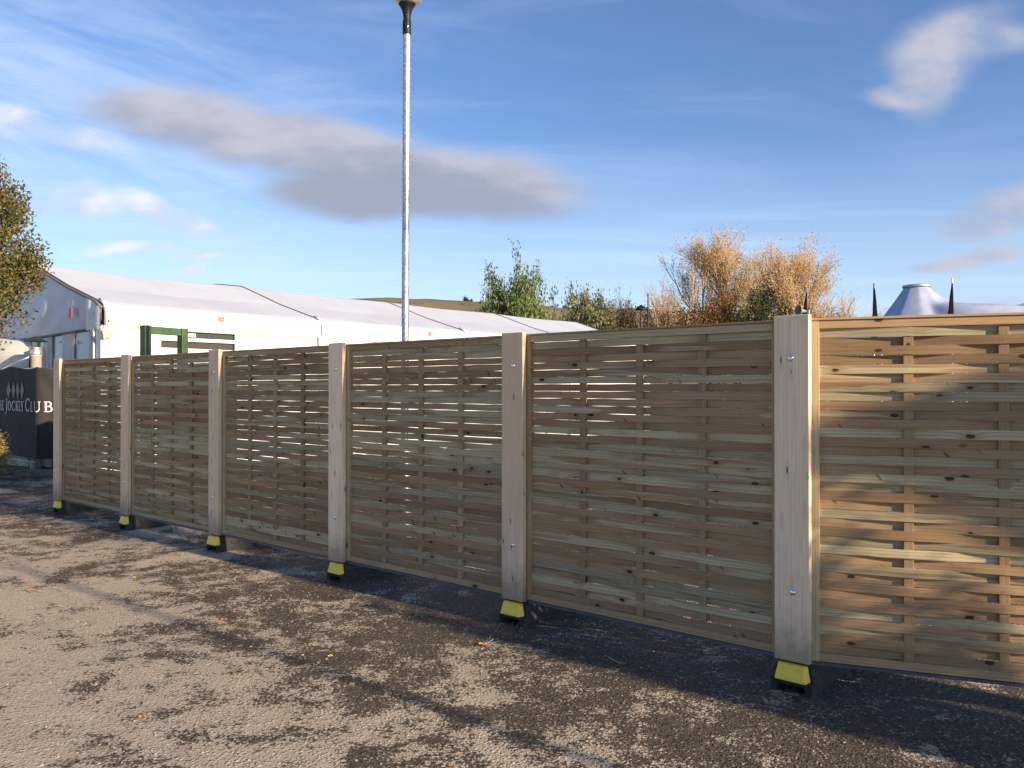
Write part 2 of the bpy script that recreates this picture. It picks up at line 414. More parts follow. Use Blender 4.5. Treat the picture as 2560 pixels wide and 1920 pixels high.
m, t, p = mat('grit', (.25, .22, .18), .9)
at = t.new('ShaderNodeAttribute', attribute_name='seed'); wn_ = t.new('ShaderNodeTexWhiteNoise', noise_dimensions='1D'); t.put(wn_.inputs['W'], at.outputs['Fac'])
rp = t.mix(wn_.outputs['Value'], (.07, .06, .05), (.36, .32, .27)); t.put(p.inputs['Base Color'], rp); M['grit'] = m
tag(gm.build('gravel', M['grit']), 'loose grit scattered over the worn tarmac', None, kind='stuff')

# ------------------------------------------------------------------ the woven fence
ZB, ZT = .175, 2.005
def woven_panel(o, ex, L, fence, row, openness):
    """o: lower front corner of panel (front of frame), ex along, front normal n"""
    n = Vector((ex.y, -ex.x, 0)) if False else Vector((-(-ex.y), 0, 0))
    n = Vector((ex.y, -ex.x, 0))                # right-hand side of ex = towards camera
    up = Z; H = ZT-ZB-.015; D = .045; S = .045; tmin = .044
    fr = MB()
    # local y: 0 = front, negative = behind (along -n)
    bk = -n
    for x0 in (0, L-S): fr.box(o, ex, bk, up, x0, x0+S, 0, D, 0, H-.012, grain='z')
    fr.box(o, ex, bk, up, S, L-S, .002, D-.002, H-.012-tmin, H-.0125, grain='x')
    fr.box(o, ex, bk, up, S, L-S, .002, D-.002, .0005, tmin, grain='x')
    fo = fr.build('frame', M['frame'], fence, bevel=.003)
    cp = MB(); cp.box(o, ex, bk, up, .004, L-.004, -.006, D+.006, H-.0115, H+.001, grain='x')
    cp.build('cap_strip', M['frame'], fo, bevel=.002)
    rl = MB(); rl.box(o, ex, bk, up, .002, L-.002, -.001, .038, -.018, -.002)
    rl.build('bottom_rail', M['rail'], fo)
    nb_ = 3; bp = [S + (L-2*S)*(k+1)/(nb_+1) for k in range(nb_)]
    bw_ = .046; bt = .020; mid = .0230
    for q in bp:
        b_ = MB(); b_.box(o, ex, bk, up, q-bw_/2, q+bw_/2, mid-bt/2, mid+bt/2, tmin+.001, H-.013-tmin, grain='z')
        b_.build('batten', M['batten'], fo, bevel=.0015)
    # slats
    sm = MB(); pitch = .0467; z0 = tmin+.001; nrow = int((H-.013-2*tmin)/pitch); pitch = (H-.014-2*tmin)/nrow
    amp = bt/2+.0030; th = .0028
    knots = [(S, 0)] + [(q, 1) for q in bp] + [(L-S, 0)]
    for r in range(nrow):
        sgn = 1 if (r+row) % 2 else -1
        frac = r/nrow                                      # 0 bottom, 1 top
        gap = (-.0007 if random.random() < .55 else .0002 + random.random()**2*.0018)
        if frac > .5: gap += random.random()**2*.0024*openness*min(1, (frac-.5)*3)
        if random.random() < .05*openness: gap += .003
        hgt_ = pitch-gap; sd = random.random()*50; tilt = random.uniform(-.0013, .0013); sag = random.uniform(-.0012, .0012)
        roll = random.uniform(-.0012, .0012)
        zc = z0 + pitch*(r+.5); wam = random.uniform(.92, 1.12)
        N = 40; k0 = len(sm.v)
        for i in range(N+1):
            x_ = S-.004 + (L-2*S+.008)*i/N
            # offset: alternating cosine between crossings
            off = 0
            xs_ = [S] + bp + [L-S]; vals = [0, -sgn, sgn, -sgn, 0]
            for j in range(4):
                if xs_[j] <= x_ <= xs_[j+1]+1e-6:
                    tt = (x_-xs_[j])/(xs_[j+1]-xs_[j]); ss = tt*tt*(3-2*tt)
                    ss = tt*.25 + ss*.75 if j in (1, 2) else tt*tt*(3-2*tt)*.5+tt*.5
                    off = vals[j]*(1-ss) + vals[j+1]*ss
            y_c = mid - off*amp*wam; dz = tilt*(i/N-.5)*2 + sag*math.sin(math.pi*i/N) + .0006*math.sin(i*.9+sd)
            a_ = hgt_/2*(1+.02*math.sin(i*.35+sd*3))
            for (yy_, zz_) in ((-th, -a_+.0008), (-th-.0004, 0), (-th, a_-.0008), (th, a_), (th, -a_)):
                sm.v.append(tuple(o + ex*x_ + bk*(y_c+yy_+roll*zz_/a_) + up*(zc+zz_+dz)))
        P = 5
        for i in range(N):
            for j in range(P):
                j2 = (j+1) % P
                sm.f.append((k0+i*P+j, k0+(i+1)*P+j, k0+(i+1)*P+j2, k0+i*P+j2)); sm.seed.append(sd); sm.mi.append(0)
                ua, ub = (L*i/N), (L*(i+1)/N); vj = [0, .5, 1, 1.06, 2][j]*hgt_; vj2 = [0, .5, 1, 1.06, 2][j2]*hgt_ if j2 else 2.06*hgt_
                if j == 3: vj, vj2 = 1.06*hgt_, 2*hgt_
                sm.uv += [(ua, vj), (ub, vj), (ub, vj2), (ua, vj2)]
    sm.build('slats', M['slat'], fo, recalc=False)
    return fo

fence = thing('wooden_fence', 'long woven timber fence of slatted panels between pale plank posts', 'fence', (0, 0, 0))
SP = 1.965
def fpt(s, off=0., z=0.): return FE + FD*s + FN*off + Z*z
bolt0 = None
for k in range(-4, 2):
    pl = MB(); c = fpt(k*SP)
    hh = random.uniform(-.004, .006)
    sd = random.random()*50
    pl.box(c, FD, -FN, Z, -.095, .095, 0, .038, ZB-.008, ZT+.004+hh, seed=sd, grain='z')
    po = pl.build('post', M['post'], fence, bevel=.003)
    co = MB(); co.box(c, FD, -FN, Z, -.047, .047, .0385, .14, ZB-.03, ZT-.05, grain='z'); co.build('core', M['frame'], po)
    for hz in (ZT-.222, ZB+.365):
        bm_ = MB(); q = c + FN*.0005 + Z*(hz+random.uniform(-.01, .01)) + FD*random.uniform(-.006, .012)
        prof = [(.0165, 0), (.0165, .001), (.0155, .004), (.012, .0068), (.0065, .0088), (.0, .0095)]
        bm_.lathe(q, prof, 20, FN); bm_.build('bolt', M['bolt'], po, smooth=True, recalc=True)
for k in range(-4, 1):
    o = fpt(k*SP + (SP-1.80)/2, -.044, ZB+.004)
    woven_panel(o, FD, 1.80, fence, k, [1.0, .9, .9, .9, .85][k+4] * 1.05)
PD = Vector((.936, -.351, 0)).normalized(); PN = Vector((PD.y, -PD.x, 0))
P7 = Vector((1.626, 4.38, 0)) - PD*.045
woven_panel(P7 + Z*(ZB+.004), PD, 1.80, fence, 1, .25)

# next posts of the turned run, just out of frame
c = P7 + PD*(1.80+.08)
pl = MB(); pl.box(c+PN*.04, PD, -PN, Z, -.095, .095, 0, .038, ZB-.008, ZT+.004, grain='z'); pl.build('post', M['post'], fence, bevel=.003)

# ------------------------------------------------------------------ block feet
def foot(c, ex, ey):
    """c ground point below the post; ex along the fence, ey pointing to the back"""
    r = thing('fence_foot', '', 'foot', c)
    ez = Z; o = Vector((0, 0, 0))
    bd = MB()
    prof = [(-.112, 0), (-.072, 0), (-.064, .044), (.064, .044), (.072, 0), (.112, 0), (.104, .10), (.086, .160), (.078, .168), (-.078, .168), (-.086, .160), (-.104, .10)]
    bd.prism(o, ex, ey, ez, prof, .02, .66)
    bd.build('rubber_body', M['rubber'], r, recalc=True)
    lp = MB(); lp.prism(o, ex, ey, ez, [(-.115, .0), (-.078, .0), (-.070, .044), (.070, .044), (.078, .0), (.115, .0), (.110, .066), (-.110, .066)], -.012, .0195)
    lp.build('front_lip', M['rubber'], r, recalc=True)
    y = MB()
    f0 = [(-.086, -.034, .066), (.086, -.034, .066), (.070, -.014, .150), (-.070, -.014, .150)]
    b0 = [(-.098, .0195, .0675), (.098, .0195, .0675), (.082, .0195, .157), (-.082, .0195, .157)]
    vs = [ex*a_+ey*b_+ez*c_ for a_, b_, c_ in f0+b0]
    y.v = [tuple(v_) for v_ in vs]; y.f = [(0, 1, 2, 3), (0, 4, 5, 1), (1, 5, 6, 2), (2, 6, 7, 3), (3, 7, 4, 0), (4, 7, 6, 5)]
    y.seed = [0]*6; y.mi = [0]*6; y.uv = [(0, 0)]*24
    y.build('yellow_cap', M['yellow'], r, recalc=True, bevel=.009)
    st_ = MB(); st_.tube([ex*.035+ey*.075+ez*.166, ex*.035+ey*.075+ez*.205], [.02, .02], 10); st_.tube([-ex*.035+ey*.075+ez*.166, -ex*.035+ey*.075+ez*.205], [.02, .02], 10)
    st_.build('socket', M['steel'], r)
    return r
FL = ['black rubber fence foot with yellow end under the farthest, leftmost post',
      'yellow-ended black foot under the second post from the left',
      'yellow-ended black foot under the third post from the left',
      'yellow-ended black foot under the fourth post from the left',
      'yellow-ended black foot under the post left of the last shaded panel',
      'nearest and largest yellow-ended black foot under the post beside the sunlit panel']
for i, k in enumerate(range(-4, 2)):
    f = foot(fpt(k*SP, -.01+random.uniform(-.01, .01)), FD, -FN) if i else foot(fpt(k*SP, -.02), FD, -FN)
    f.rotation_euler.z = random.uniform(-.05, .05); tag(f, FL[i], 'fence foot', 'rubber feet under the fence posts')

# ------------------------------------------------------------------ marquee
TC = Vector((-7.7, 15.6, 0)); TD = Vector((.64, .768, 0)).normalized(); TP = Vector((-.768, .64, 0)).normalized()
TL = 20.; TW = 10.; EH = 3.17
tent = thing('marquee', 'long white marquee with curved roof and dark roof seams behind the fence', 'marquee', TC)
def tp(s, w_, z): return TD*s + TP*w_ + Z*z          # local to TC
half = [(0, 0), (.06, .055), (.25, .13), (1.585, .52), (2.6, .87), (3.25, 1.09), (3.35, 1.115), (4.1, 1.215), (4.6, 1.27), (5, 1.29)]
prof = half + [(10-a_, b_) for a_, b_ in half[-2::-1]]
rf = MB(); ns = 80
def roofpt(s, i):
    w_, h_ = prof[i]
    f_ = (s % 5.)/5.; sag = .035*math.sin(math.pi*f_)*min(1, h_*1.5)
    return tp(s, w_, EH + h_ - sag)
k0 = 0
for i in range(ns+1):
    for j in range(len(prof)): rf.v.append(tuple(roofpt(TL*i/ns, j)))
P = len(prof)
for i in range(ns):
    for j in range(P-1):
        A = i*P+j; rf.f.append((A, A+P, A+P+1, A+1)); rf.seed.append(0); rf.mi.append(0); rf.uv += [(0, 0)]*4
ro = rf.build('roof', M['roofpvc'], tent, smooth=False)
for b_ in range(5):
    sm = MB(); s_ = 5*b_; s_ = min(max(s_, .01), TL-.01)
    pts = [tp(s_, w_, EH+h_+.012) for w_, h_ in prof]
    pts = [tp(s_, -.03, EH-.30), tp(s_, -.05, EH-.1)] + pts[1:]
    sm.tube(pts, [.012]*len(pts), 6); sm.build('roof_seam', M['seam'], ro, smooth=True)
    # rounded knuckle over the leg
    kn = MB(); kn.tube([tp(s_+.05, -.035, EH-.36), tp(s_+.05, -.045, EH-.1), tp(s_+.05, .02, EH+.045), tp(s_+.05, .3, EH+.165)], [.05, .055, .05, .03], 8)
    kn.build('leg_knuckle', M['whitepaint'], tent, smooth=True)
    lg = MB(); lg.box((0, 0, 0), TD, TP, Z, s_-.06, s_+.06, -.045, .04, 0, EH-.35); lg.build('leg', M['whitepaint'], tent, bevel=.01)
    if b_ > 0:
        sl_ = MB(); sl_.box((0, 0, 0), TD, TP, Z, s_-.10, s_+.05, -.12, -.0455, EH-.56, EH-.32); sl_.build('leg_bracket', M['whitepaint'], tent, bevel=.01)
va = MB(); va.box((0, 0, 0), TD, TP, Z, .05, TL, -.03, .0, EH-.34, EH+.045); va.build('valance', M['white'], tent, bevel=.012)
gu = MB(); gu.box((0, 0, 0), TD, TP, Z, .35, TL, -.022, -.002, EH-.385, EH-.342); gu.build('eave_rail', mat('eave_rail_metal', (.5, .42, .42), .5)[0], tent)
# wall panels between the legs, the second bay holding glazed doors
for (s0, s1) in ((.06, 1.05), (2.82, 4.94), (5.06, 9.94), (10.06, 14.94), (15.06, 19.94)):
    wl = MB(); wl.box((0, 0, 0), TD, TP, Z, s0, s1, .004, .034, 0, EH-.342); wl.build('wall_panel', M['whitepaint'], tent)
for s_ in (.9, 3.45, 3.75, 6.2, 7.4, 8.7, 11.2, 12.4):
    wl = MB(); wl.box((0, 0, 0), TD, TP, Z, s_-.025, s_+.025, -.012, .0035, 0, EH-.345); wl.build('wall_stud', M['whitepaint'], tent)
dg = MB(); dg.box((0, 0, 0), TD, TP, Z, 1.05, 2.82, .05, .06, 0, EH-.342); dw = dg.build('door_glazing', M['glassdark'], tent)
df = MB()
for (s0, s1, z0, z1) in ((1.05, 1.60, 2.60, 2.84), (1.05, 2.82, 2.585, 2.655), (1.05, 2.82, 2.0, 2.44), (1.05, 1.12, 2.44, 2.585), (2.76, 2.82, 2.0, 2.83)):
    df.box((0, 0, 0), TD, TP, Z, s0, s1, -.01, .035, z0, z1)
df.box((0, 0, 0), TD, TP, Z, 1.05, 2.82, -.02, -.0105, 2.60, 2.615)
df.build('door_frame', M['whitepaint'], tent, bevel=.006)
lb = MB(); lb.box((0, 0, 0), TD, TP, Z, 1.66, 1.87, .0, .045, 2.675, 2.755); lb.build('emergency_light', M['cream'], tent, bevel=.01)
for s_ in (2.42, 8.55):
    st_ = MB(); st_.box((0, 0, 0), TD, TP, Z, s_-.075, s_+.075, -.0335, -.0305, EH-.145, EH-.02); st_.build('sticker', M['red'], tent)
# gable
gb = MB()
def gz(w_):
    for i in range(len(prof)-1):
        if prof[i][0] <= w_ <= prof[i+1][0]:
            t_ = (w_-prof[i][0])/(prof[i+1][0]-prof[i][0]); return EH + prof[i][1]*(1-t_)+prof[i+1][1]*t_
    return EH
def gfn(u_, v_):
    w_ = u_*10; z0 = 2.78 - .10*math.sin(math.pi*u_); z1 = gz(w_)-.01; z_ = z0+(z1-z0)*v_
    n_ = mnoise.noise(Vector((w_*.9+z_*1.3, (z_-w_)*.45, 1)))*.16 + mnoise.noise(Vector((w_*2.2+z_*3, (z_-w_)*.5, 4)))*.06
    return tp(-.02 - abs(n_)*math.sin(math.pi*min(1, max(0, v_)))*1.1, w_, z_)
gb.grid(gfn, 70, 20); gb.build('gable_sheet', M['gable'], tent, smooth=True)
gt = MB(); gt.tube([tp(-.04, w_, gz(w_)-.015) for w_ in [i*.25 for i in range(41)]], [.028]*41, 6); gt.build('gable_trim', M['seam'], tent, smooth=True)
gt = MB(); gt.tube([tp(-.05, i*.5, 2.78-.10*math.sin(math.pi*i/20)) for i in range(21)], [.022]*21, 6); gt.build('gable_hem', M['seam'], tent, smooth=True)
cw = MB(); cw.box((0, 0, 0), TD, TP, Z, -.0, .01, .18, 9.9, 0, 2.80); cw.build('window_sheet', M['clearpvc'], tent)
for (w0, w1) in ((.42, .50), (1.2, 1.75), (2.25, 2.6), (3.0, 3.3), (3.5, 3.75), (4.6, 5.2), (6., 7.4)):
    cu = MB(); cu.grid(lambda u_, v_: tp(-.03 + .02*math.sin(u_*math.pi*2*max(2, (w1-w0)*7)), w0+(w1-w0)*(u_+(.06*math.sin(v_*5)*(u_-.5))), 2.74*v_), 40, 8)
    cu.build('curtain', M['curtain'], tent, smooth=True)
gp = MB(); gp.box((0, 0, 0), TD, TP, Z, -.07, .02, -.05, .17, 0, 2.80); gp.build('corner_leg', M['whitepaint'], tent, bevel=.01)
for w_ in (.22, .33): 
    gp = MB(); gp.tube([tp(-.08, w_, 0), tp(-.08, w_, 2.78)], [.02]*2, 8); gp.build('side_pole', M['whitepaint'], tent, smooth=True)
gl = MB(); gl.grid(lambda u_, v_: tp(-.075-.02*math.sin(u_*9), .0+.55*u_, 2.74+(.42+.22*u_)*v_*(1-.0*u_)), 8, 4); gl.build('corner_flap', M['white'], tent, smooth=True)
gs = MB(); gs.box((0, 0, 0), TD, TP, Z, -.155, -.15, 1.02, 1.16, 3.02, 3.20); gs.build('sticker', M['red'], tent)
# bracket and flood light at the corner
br = MB(); br.tube([tp(-.02, -.06, EH-.02), tp(-.02, -.10, EH-.12), tp(-.02, -.10, EH-.34), tp(-.02, -.06, EH-.40)], [.012]*4, 6)
br.tube([tp(.06, -.06, EH-.06), tp(.06, -.075, EH-.3)], [.022]*2, 6); br.build('strap_bracket', mat('rusty_bracket', (.22, .14, .09), .6)[0], tent, smooth=True)
e1 = (TD*.93 + Z*.30).normalized(); e2 = (Z*.8 - TD*.35 - TP*.5).normalized(); e1 = (e1 - e2*e1.dot(e2)).normalized(); e3 = e1.cross(e2)
fl = MB(); fl.box(tp(-.0, -.16, EH-.50), e1, e2, e3, -.10, .10, -.10, .10, -.03, .03); fl.build('flood_light', M['cream'], tent, bevel=.01)

# annex: small cream tent bulging out past the gable
an = thing('canvas_annex', 'sunlit cream canvas end wall of a smaller tent at the left edge', 'tent', (-10.15, 17.3, 0))
am = MB()
def afn(u_, v_):
    x_ = -3.6*u_; z_ = 2.78*v_
    top = 1 if v_ < .8 else 1-((v_-.8)/.2)**2*.55
    return (x_*1.0 + .06 - .22*(1-top)*0 - 0, 2.5*u_ - .28*math.sin(math.pi*min(1, u_*1.6+.02))*top*math.sin(math.pi*(v_*.7+.15)) + (1-top)*.8, z_*1.0 - .12*u_*0 - (.25*math.exp(-u_*14) if v_ > .85 else 0))
am.grid(afn, 40, 24); am.build('end_wall', M['creamfab'], an, smooth=True)
am = MB(); am.grid(lambda u_, v_: (-3.6*u_+.06, 2.5*u_+.44+1.0*v_*.25, 2.70-.25*math.exp(-u_*14)+.05*v_), 30, 4); am.build('roof', M['white'], an, smooth=True)
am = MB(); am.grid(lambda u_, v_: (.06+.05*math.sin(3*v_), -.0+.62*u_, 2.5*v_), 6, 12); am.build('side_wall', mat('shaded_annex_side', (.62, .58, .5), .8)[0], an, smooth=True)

# ------------------------------------------------------------------ flue behind the banner
fu = thing('flue_pipe', 'short steel flue pipe with a dark conical rain cap behind the banner', 'flue', (-9.66, 16.8, 0))
q = MB(); q.lathe((0, 0, 0), [(.105, 0), (.105, 2.28), (.112, 2.285), (.112, 2.30), (.105, 2.305)], 24); q.build('pipe', mat('dull_flue_steel', (.55, .52, .45), .45, .25)[0], fu, smooth=True)
q = MB(); q.lathe((0, 0, 0), [(.118, 2.31), (.122, 2.33), (.118, 2.36), (.118, 2.43), (.124, 2.445), (.118, 2.46), (.09, 2.46)], 24); q.build('collar', M['steel'], fu, smooth=True)
q = MB(); q.lathe((0, 0, 0), [(.0, 2.685), (.04, 2.68), (.22, 2.585), (.215, 2.575), (.0, 2.60)], 24); q.build('rain_cap', M['capdark'], fu, smooth=False)
for k in range(3):
    an_ = 2.1*k+.5; q = MB(); q.tube([(.12*math.cos(an_), .12*math.sin(an_), 2.42), (.16*math.cos(an_), .16*math.sin(an_), 2.52), (.15*math.cos(an_), .15*math.sin(an_), 2.60)], [.007]*3, 5)
    q.build('cap_strut', M['capdark'], fu)

# ------------------------------------------------------------------ green frame
gf = thing('timber_goalpost', 'dark green square timber goalpost frame standing behind the fence', 'goalpost', (-5.31, 12., 0))
gd = Vector((.26, .60, 0)).normalized(); gd = Vector((.32, .57, 0)).normalized(); gn = Vector((gd.y, -gd.x, 0))
for s_ in (0, .64):
    q = MB(); q.box((0, 0, 0), gd, gn, Z, s_-.055, s_+.055, -.06, .06, 0, 2.54 if s_ == 0 else 2.535); q.build('post', M['green'], gf, bevel=.006)
q = MB(); q.box((0, 0, 0), gd, gn, Z, .056, .584, -.045, .045, 2.42, 2.53); q.build('crossbar', M['green'], gf, bevel=.006)

# ------------------------------------------------------------------ banner barrier
BP = Vector((-8.9, 15.5, 0)); B1 = Vector((-.72, .69, 0)).normalized(); B2 = Vector((.975, .12, 0)).normalized()
def bpt(u_, z, off=0.):
    """u<0 on the shaded face, u>0 on the sunlit face"""
    if u_ < 0:
        nrm = Vector((-.69, -.72, 0)).normalized(); base = BP + B1*(-u_)
    else:
        nrm = Vector((.12, -.975, 0)).normalized(); base = BP + B2*u_
    fold = mnoise.noise(Vector((u_*1.6, z*1.1, 2)))*(.05 if u_ > 0 else .022) + mnoise.noise(Vector((u_*3.2+z*2.5, z*2.2-u_, 8)))*.045*(1 if u_ > 0 else .22)
    k_ = min(1, abs(u_)*6)
    return base + nrm*(fold*k_ + off) + Z*z
bn = thing('banner_barrier', 'black fabric banner on a barrier, lettered in white, folded at a corner', 'banner', (0, 0, 0))
q = MB()
us = [-2.96 + .08*i for i in range(38)]; us = [min(0, u_) for u_ in us] + [.06*i for i in range(1, 25)]
zs = [.30+.06*i for i in range(29)]
def btop(u_): return 2.03 + (.03*math.sin(u_*3) if u_ < 0 else -.04*math.sin(u_*4.2))
k0 = 0
for u_ in us:
    for i in range(30): q.v.append(tuple(bpt(u_, .30+(btop(u_)-.30)*i/29)))
for i in range(len(us)-1):
    for j in range(29):
        A = i*30+j; q.f.append((A, A+30, A+31, A+1)); q.seed.append(0); q.mi.append(0); q.uv += [(0, 0)]*4
q.build('banner_cloth', M['blackmesh'], bn, smooth=True)
q = MB(); q.tube([bpt(0, 0, -.03), bpt(0, 2.0, -.03)], [.02]*2, 8); q.tube([bpt(-2.9, .22, -.04), bpt(-.02, .22, -.04)], [.018]*2, 8); q.tube([bpt(-2.9, 2.0, -.04), bpt(-.02, 2.0, -.04)], [.018]*2, 8)
q.tube([bpt(.02, 1.99, -.04), bpt(1.35, 1.97, -.04)], [.018]*2, 8); q.tube([bpt(1.35, 0, -.04), bpt(1.35, 1.97, -.04)], [.018]*2, 8); q.build('barrier_frame', M['steel'], bn, smooth=True)
# lettering: strokes (x0,z0,x1,z1,width) in a cell of height 1
TH, TN = .15, .065
def arc(cx, cz, rx, rz, a0, a1, n, wf):
    r_ = []
    for i in range(n):
        t0 = R(a0+(a1-a0)*i/n); t1 = R(a0+(a1-a0)*(i+1)/n); tm = (t0+t1)/2
        r_.append((cx+rx*math.cos(t0), cz+rz*math.sin(t0), cx+rx*math.cos(t1), cz+rz*math.sin(t1), wf(abs(math.cos(tm)))))
    return r_
wf = lambda c_: TN+(TH-TN)*c_
SER = lambda x, z, w_=.3: (x-w_/2, z, x+w_/2, z, .05)
GL = {
 'T': (.8, [(.4, 0, .4, 1, TH), (.02, .97, .78, .97, TN), (.04, .97, .04, .80, .05), (.76, .97, .76, .80, .05), SER(.4, .02, .34)]),
 'H': (.95, [(.2, 0, .2, 1, TH), (.75, 0, .75, 1, TH), (.2, .5, .75, .5, TN), SER(.2, .02), SER(.2, .98), SER(.75, .02), SER(.75, .98)]),
 'E': (.75, [(.2, 0, .2, 1, TH), (.06, .97, .64, .97, TN), (.2, .52, .52, .52, TN), (.06, .03, .68, .03, TN), (.64, .97, .64, .80, .05), (.68, .03, .68, .22, .05), (.52, .60, .52, .44, .05)]),
 'J': (.45, [(.26, .1, .26, 1, TH), (.26, .12, .16, -.12, .10), (.16, -.12, .02, -.18, .07), SER(.26, .98)]),
 'O': (.95, arc(.47, .5, .37, .47, 0, 360, 20, wf)),
 'C': (.85, arc(.48, .5, .40, .47, 50, 310, 16, wf) + [(.76, .72, .76, .95, .05), (.76, .28, .72, .12, .05)]),
 'K': (.9, [(.2, 0, .2, 1, TH), (.26, .48, .72, .97, TN), (.40, .60, .78, .02, TH), SER(.2, .02), SER(.2, .98), SER(.72, .98, .28), SER(.8, .02, .28)]),
 'Y': (.85, [(.42, 0, .42, .46, TH), (.10, .98, .42, .44, TH), (.74, .98, .44, .46, TN), SER(.42, .02), SER(.12, .98, .28), SER(.74, .98, .24)]),
 'L': (.72, [(.2, 0, .2, 1, TH), (.06, .03, .64, .03, TN), (.64, .03, .64, .24, .05), SER(.2, .98)]),
 'U': (.92, [(.2, .3, .2, 1, TH), (.74, .3, .74, 1, TN)] + arc(.47, .32, .27, .29, 180, 360, 12, lambda c_: .09) + [SER(.2, .98), SER(.74, .98, .24)]),
 'B': (.82, [(.2, 0, .2, 1, TH)] + arc(.40, .76, .22, .21, -90, 90, 10, wf) + arc(.40, .28, .28, .25, -90, 90, 10, wf) + [(.06, .97, .42, .97, TN), (.2, .53, .42, .53, TN), (.06, .03, .42, .03, TN)]),
}
WS, TR = 1.06, .036
def put_word(word, caps, u_start):
    u_ = u_start
    for i, ch in enumerate(word):
        if ch == ' ': u_ += .09; continue
        hgt = .255 if i in caps else .195
        wdt, strokes = GL[ch]; txt = MB(); zb = 1.185 - (.02 if ch == 'J' else 0)
        for (x0, z0, x1, z1, w_) in strokes:
            n = max(1, int(math.hypot(x1-x0, z1-z0)/.2)); dx, dz = x1-x0, z1-z0; l_ = math.hypot(dx, dz) or 1
            px_, pz_ = -dz/l_*w_/2, dx/l_*w_/2
            for s_ in range(n):
                a_, b_ = s_/n, (s_+1)/n; pts = []
                for (tt, sg) in ((a_, -1), (b_, -1), (b_, 1), (a_, 1)):
                    xx = x0+dx*tt+px_*sg; zz = z0+dz*tt+pz_*sg
                    pts.append(bpt(u_+xx*hgt*WS, zb+zz*hgt, .016))
                txt.face(pts)
        txt.build('letter', M['text'], bn)
        u_ += wdt*hgt*WS+TR
    return u_
def word_len(word, caps):
    u_ = 0
    for i, ch in enumerate(word):
        if ch == ' ': u_ += .09; continue
        u_ += GL[ch][0]*(.255 if i in caps else .195)*WS+TR
    return u_
W_ = 'THE JOCKEY CLUB'; cp_ = (0, 4, 11)
put_word(W_, cp_, .335 - word_len(W_, cp_))
for i in range(4):
    u_ = -.80-.29*i; z_ = 1.59; dm = MB()
    dm.face([bpt(u_-.125, z_, .014), bpt(u_, z_-.17, .014), bpt(u_+.125, z_, .014), bpt(u_, z_+.17, .014)])
    dm.build('diamond_emblem', M['diamond'], bn)
cb = MB(); cb.box((-9.15, 15.2, 0), (.99, .06, 0), (-.06, .99, 0), Z, 0, 1.1, 0, .28, 0, .12); 
tag(cb.build('concrete_block', M['concrete'], bevel=.015), 'low concrete block lying at the foot of the black banner', 'block')
# made-up barrier, unseen behind the fence, to shade the banner's foot and tarmac
bb = thing('barrier', 'unseen black fabric barrier added behind the woven fence to cast shade', 'barrier', (0, 0, 0))
q = MB(); a0, a1 = Vector((-6.45, 14.1, 0)), Vector((-4.95, 10.75, 0))
q.grid(lambda u_, v_: a0.lerp(a1, u_) + Vector((.03*math.sin(u_*20), 0, .06+1.92*v_)), 60, 6); q.build('shade_caster_cloth', M['blackmesh'], bb, smooth=True)
q = MB()
for u_ in (0, .5, 1): q.tube([a0.lerp(a1, u_)+X*.06, a0.lerp(a1, u_)+X*.06+Z*2.0], [.02]*2, 8)
q.tube([a0+X*.06+Z*1.99, a1+X*.06+Z*1.99], [.02]*2, 8); q.build('barrier_frame', M['steel'], bb)

# kerb stones at far left
for i, (x_, y_) in enumerate(((-10.7, 15.9), (-9.78, 15.75))):
    kb = MB(); kb.box((x_, y_, 0), (1, -.12, 0), (.12, 1, 0), Z, -.44, .40, -.15, .15, 0, .11)
    tag(kb.build('kerb_stone', M['concrete'], bevel=.025), ['worn kerb stone below the golden shrub, at the frame edge', 'rounded end kerb stone just right of the golden shrub'][i], 'kerb stone', 'kerb stones below the shrub')

# ------------------------------------------------------------------ lamp post behind the fence
lp = thing('lamp_post', 'tall galvanised lamp post with a black flared head rising behind the fence', 'lamp post', (-1.12, 8.6, .02)); lp.rotation_euler = (0, R(.27), 0)
q = MB(); q.lathe((0, 0, 0), [(.07, -.03), (.07, 1.0), (.0385, 1.05), (.0375, 5.34)], 28); q.build('pole', M['steel'], lp, smooth=True)
q = MB(); q.lathe((0, 0, 0), [(.030, 5.285), (.043, 5.285), (.044, 5.29), (.044, 5.425), (.041, 5.435), (.036, 5.44)], 28); q.build('collar', M['dark'], lp, smooth=True)
q = MB(); q.lathe((0, 0, 0), [(.037, 5.435), (.038, 5.465), (.043, 5.50), (.052, 5.535), (.067, 5.57), (.085, 5.597), (.089, 5.603), (.03, 5.604)], 32); q.build('flared_neck', M['dark'], lp, smooth=True)
q = MB(); q.lathe((0, 0, 0), [(.075, 5.605), (.094, 5.607), (.15, 5.655), (.21, 5.73), (.24, 5.82), (.22, 5.92), (.05, 5.99), (0, 5.99)], 32); q.build('lamp_bowl', M['lens'], lp, smooth=True)
for an_ in (0.3, 2.4, 4.5):
    q = MB(); q.lathe((.044*math.sin(an_), -.044*math.cos(an_), 5.355), [(.005, 0), (.005, .004), (0, .005)], 8, (math.sin(an_), -math.cos(an_), 0)); q.build('screw', M['bolt'], lp)
q = MB(); q.lathe((.0, -.040, 5.478), [(.004, 0), (.004, .004), (0, .005)], 8, (0, -1, 0)); q.build('screw', M['bolt'], lp)

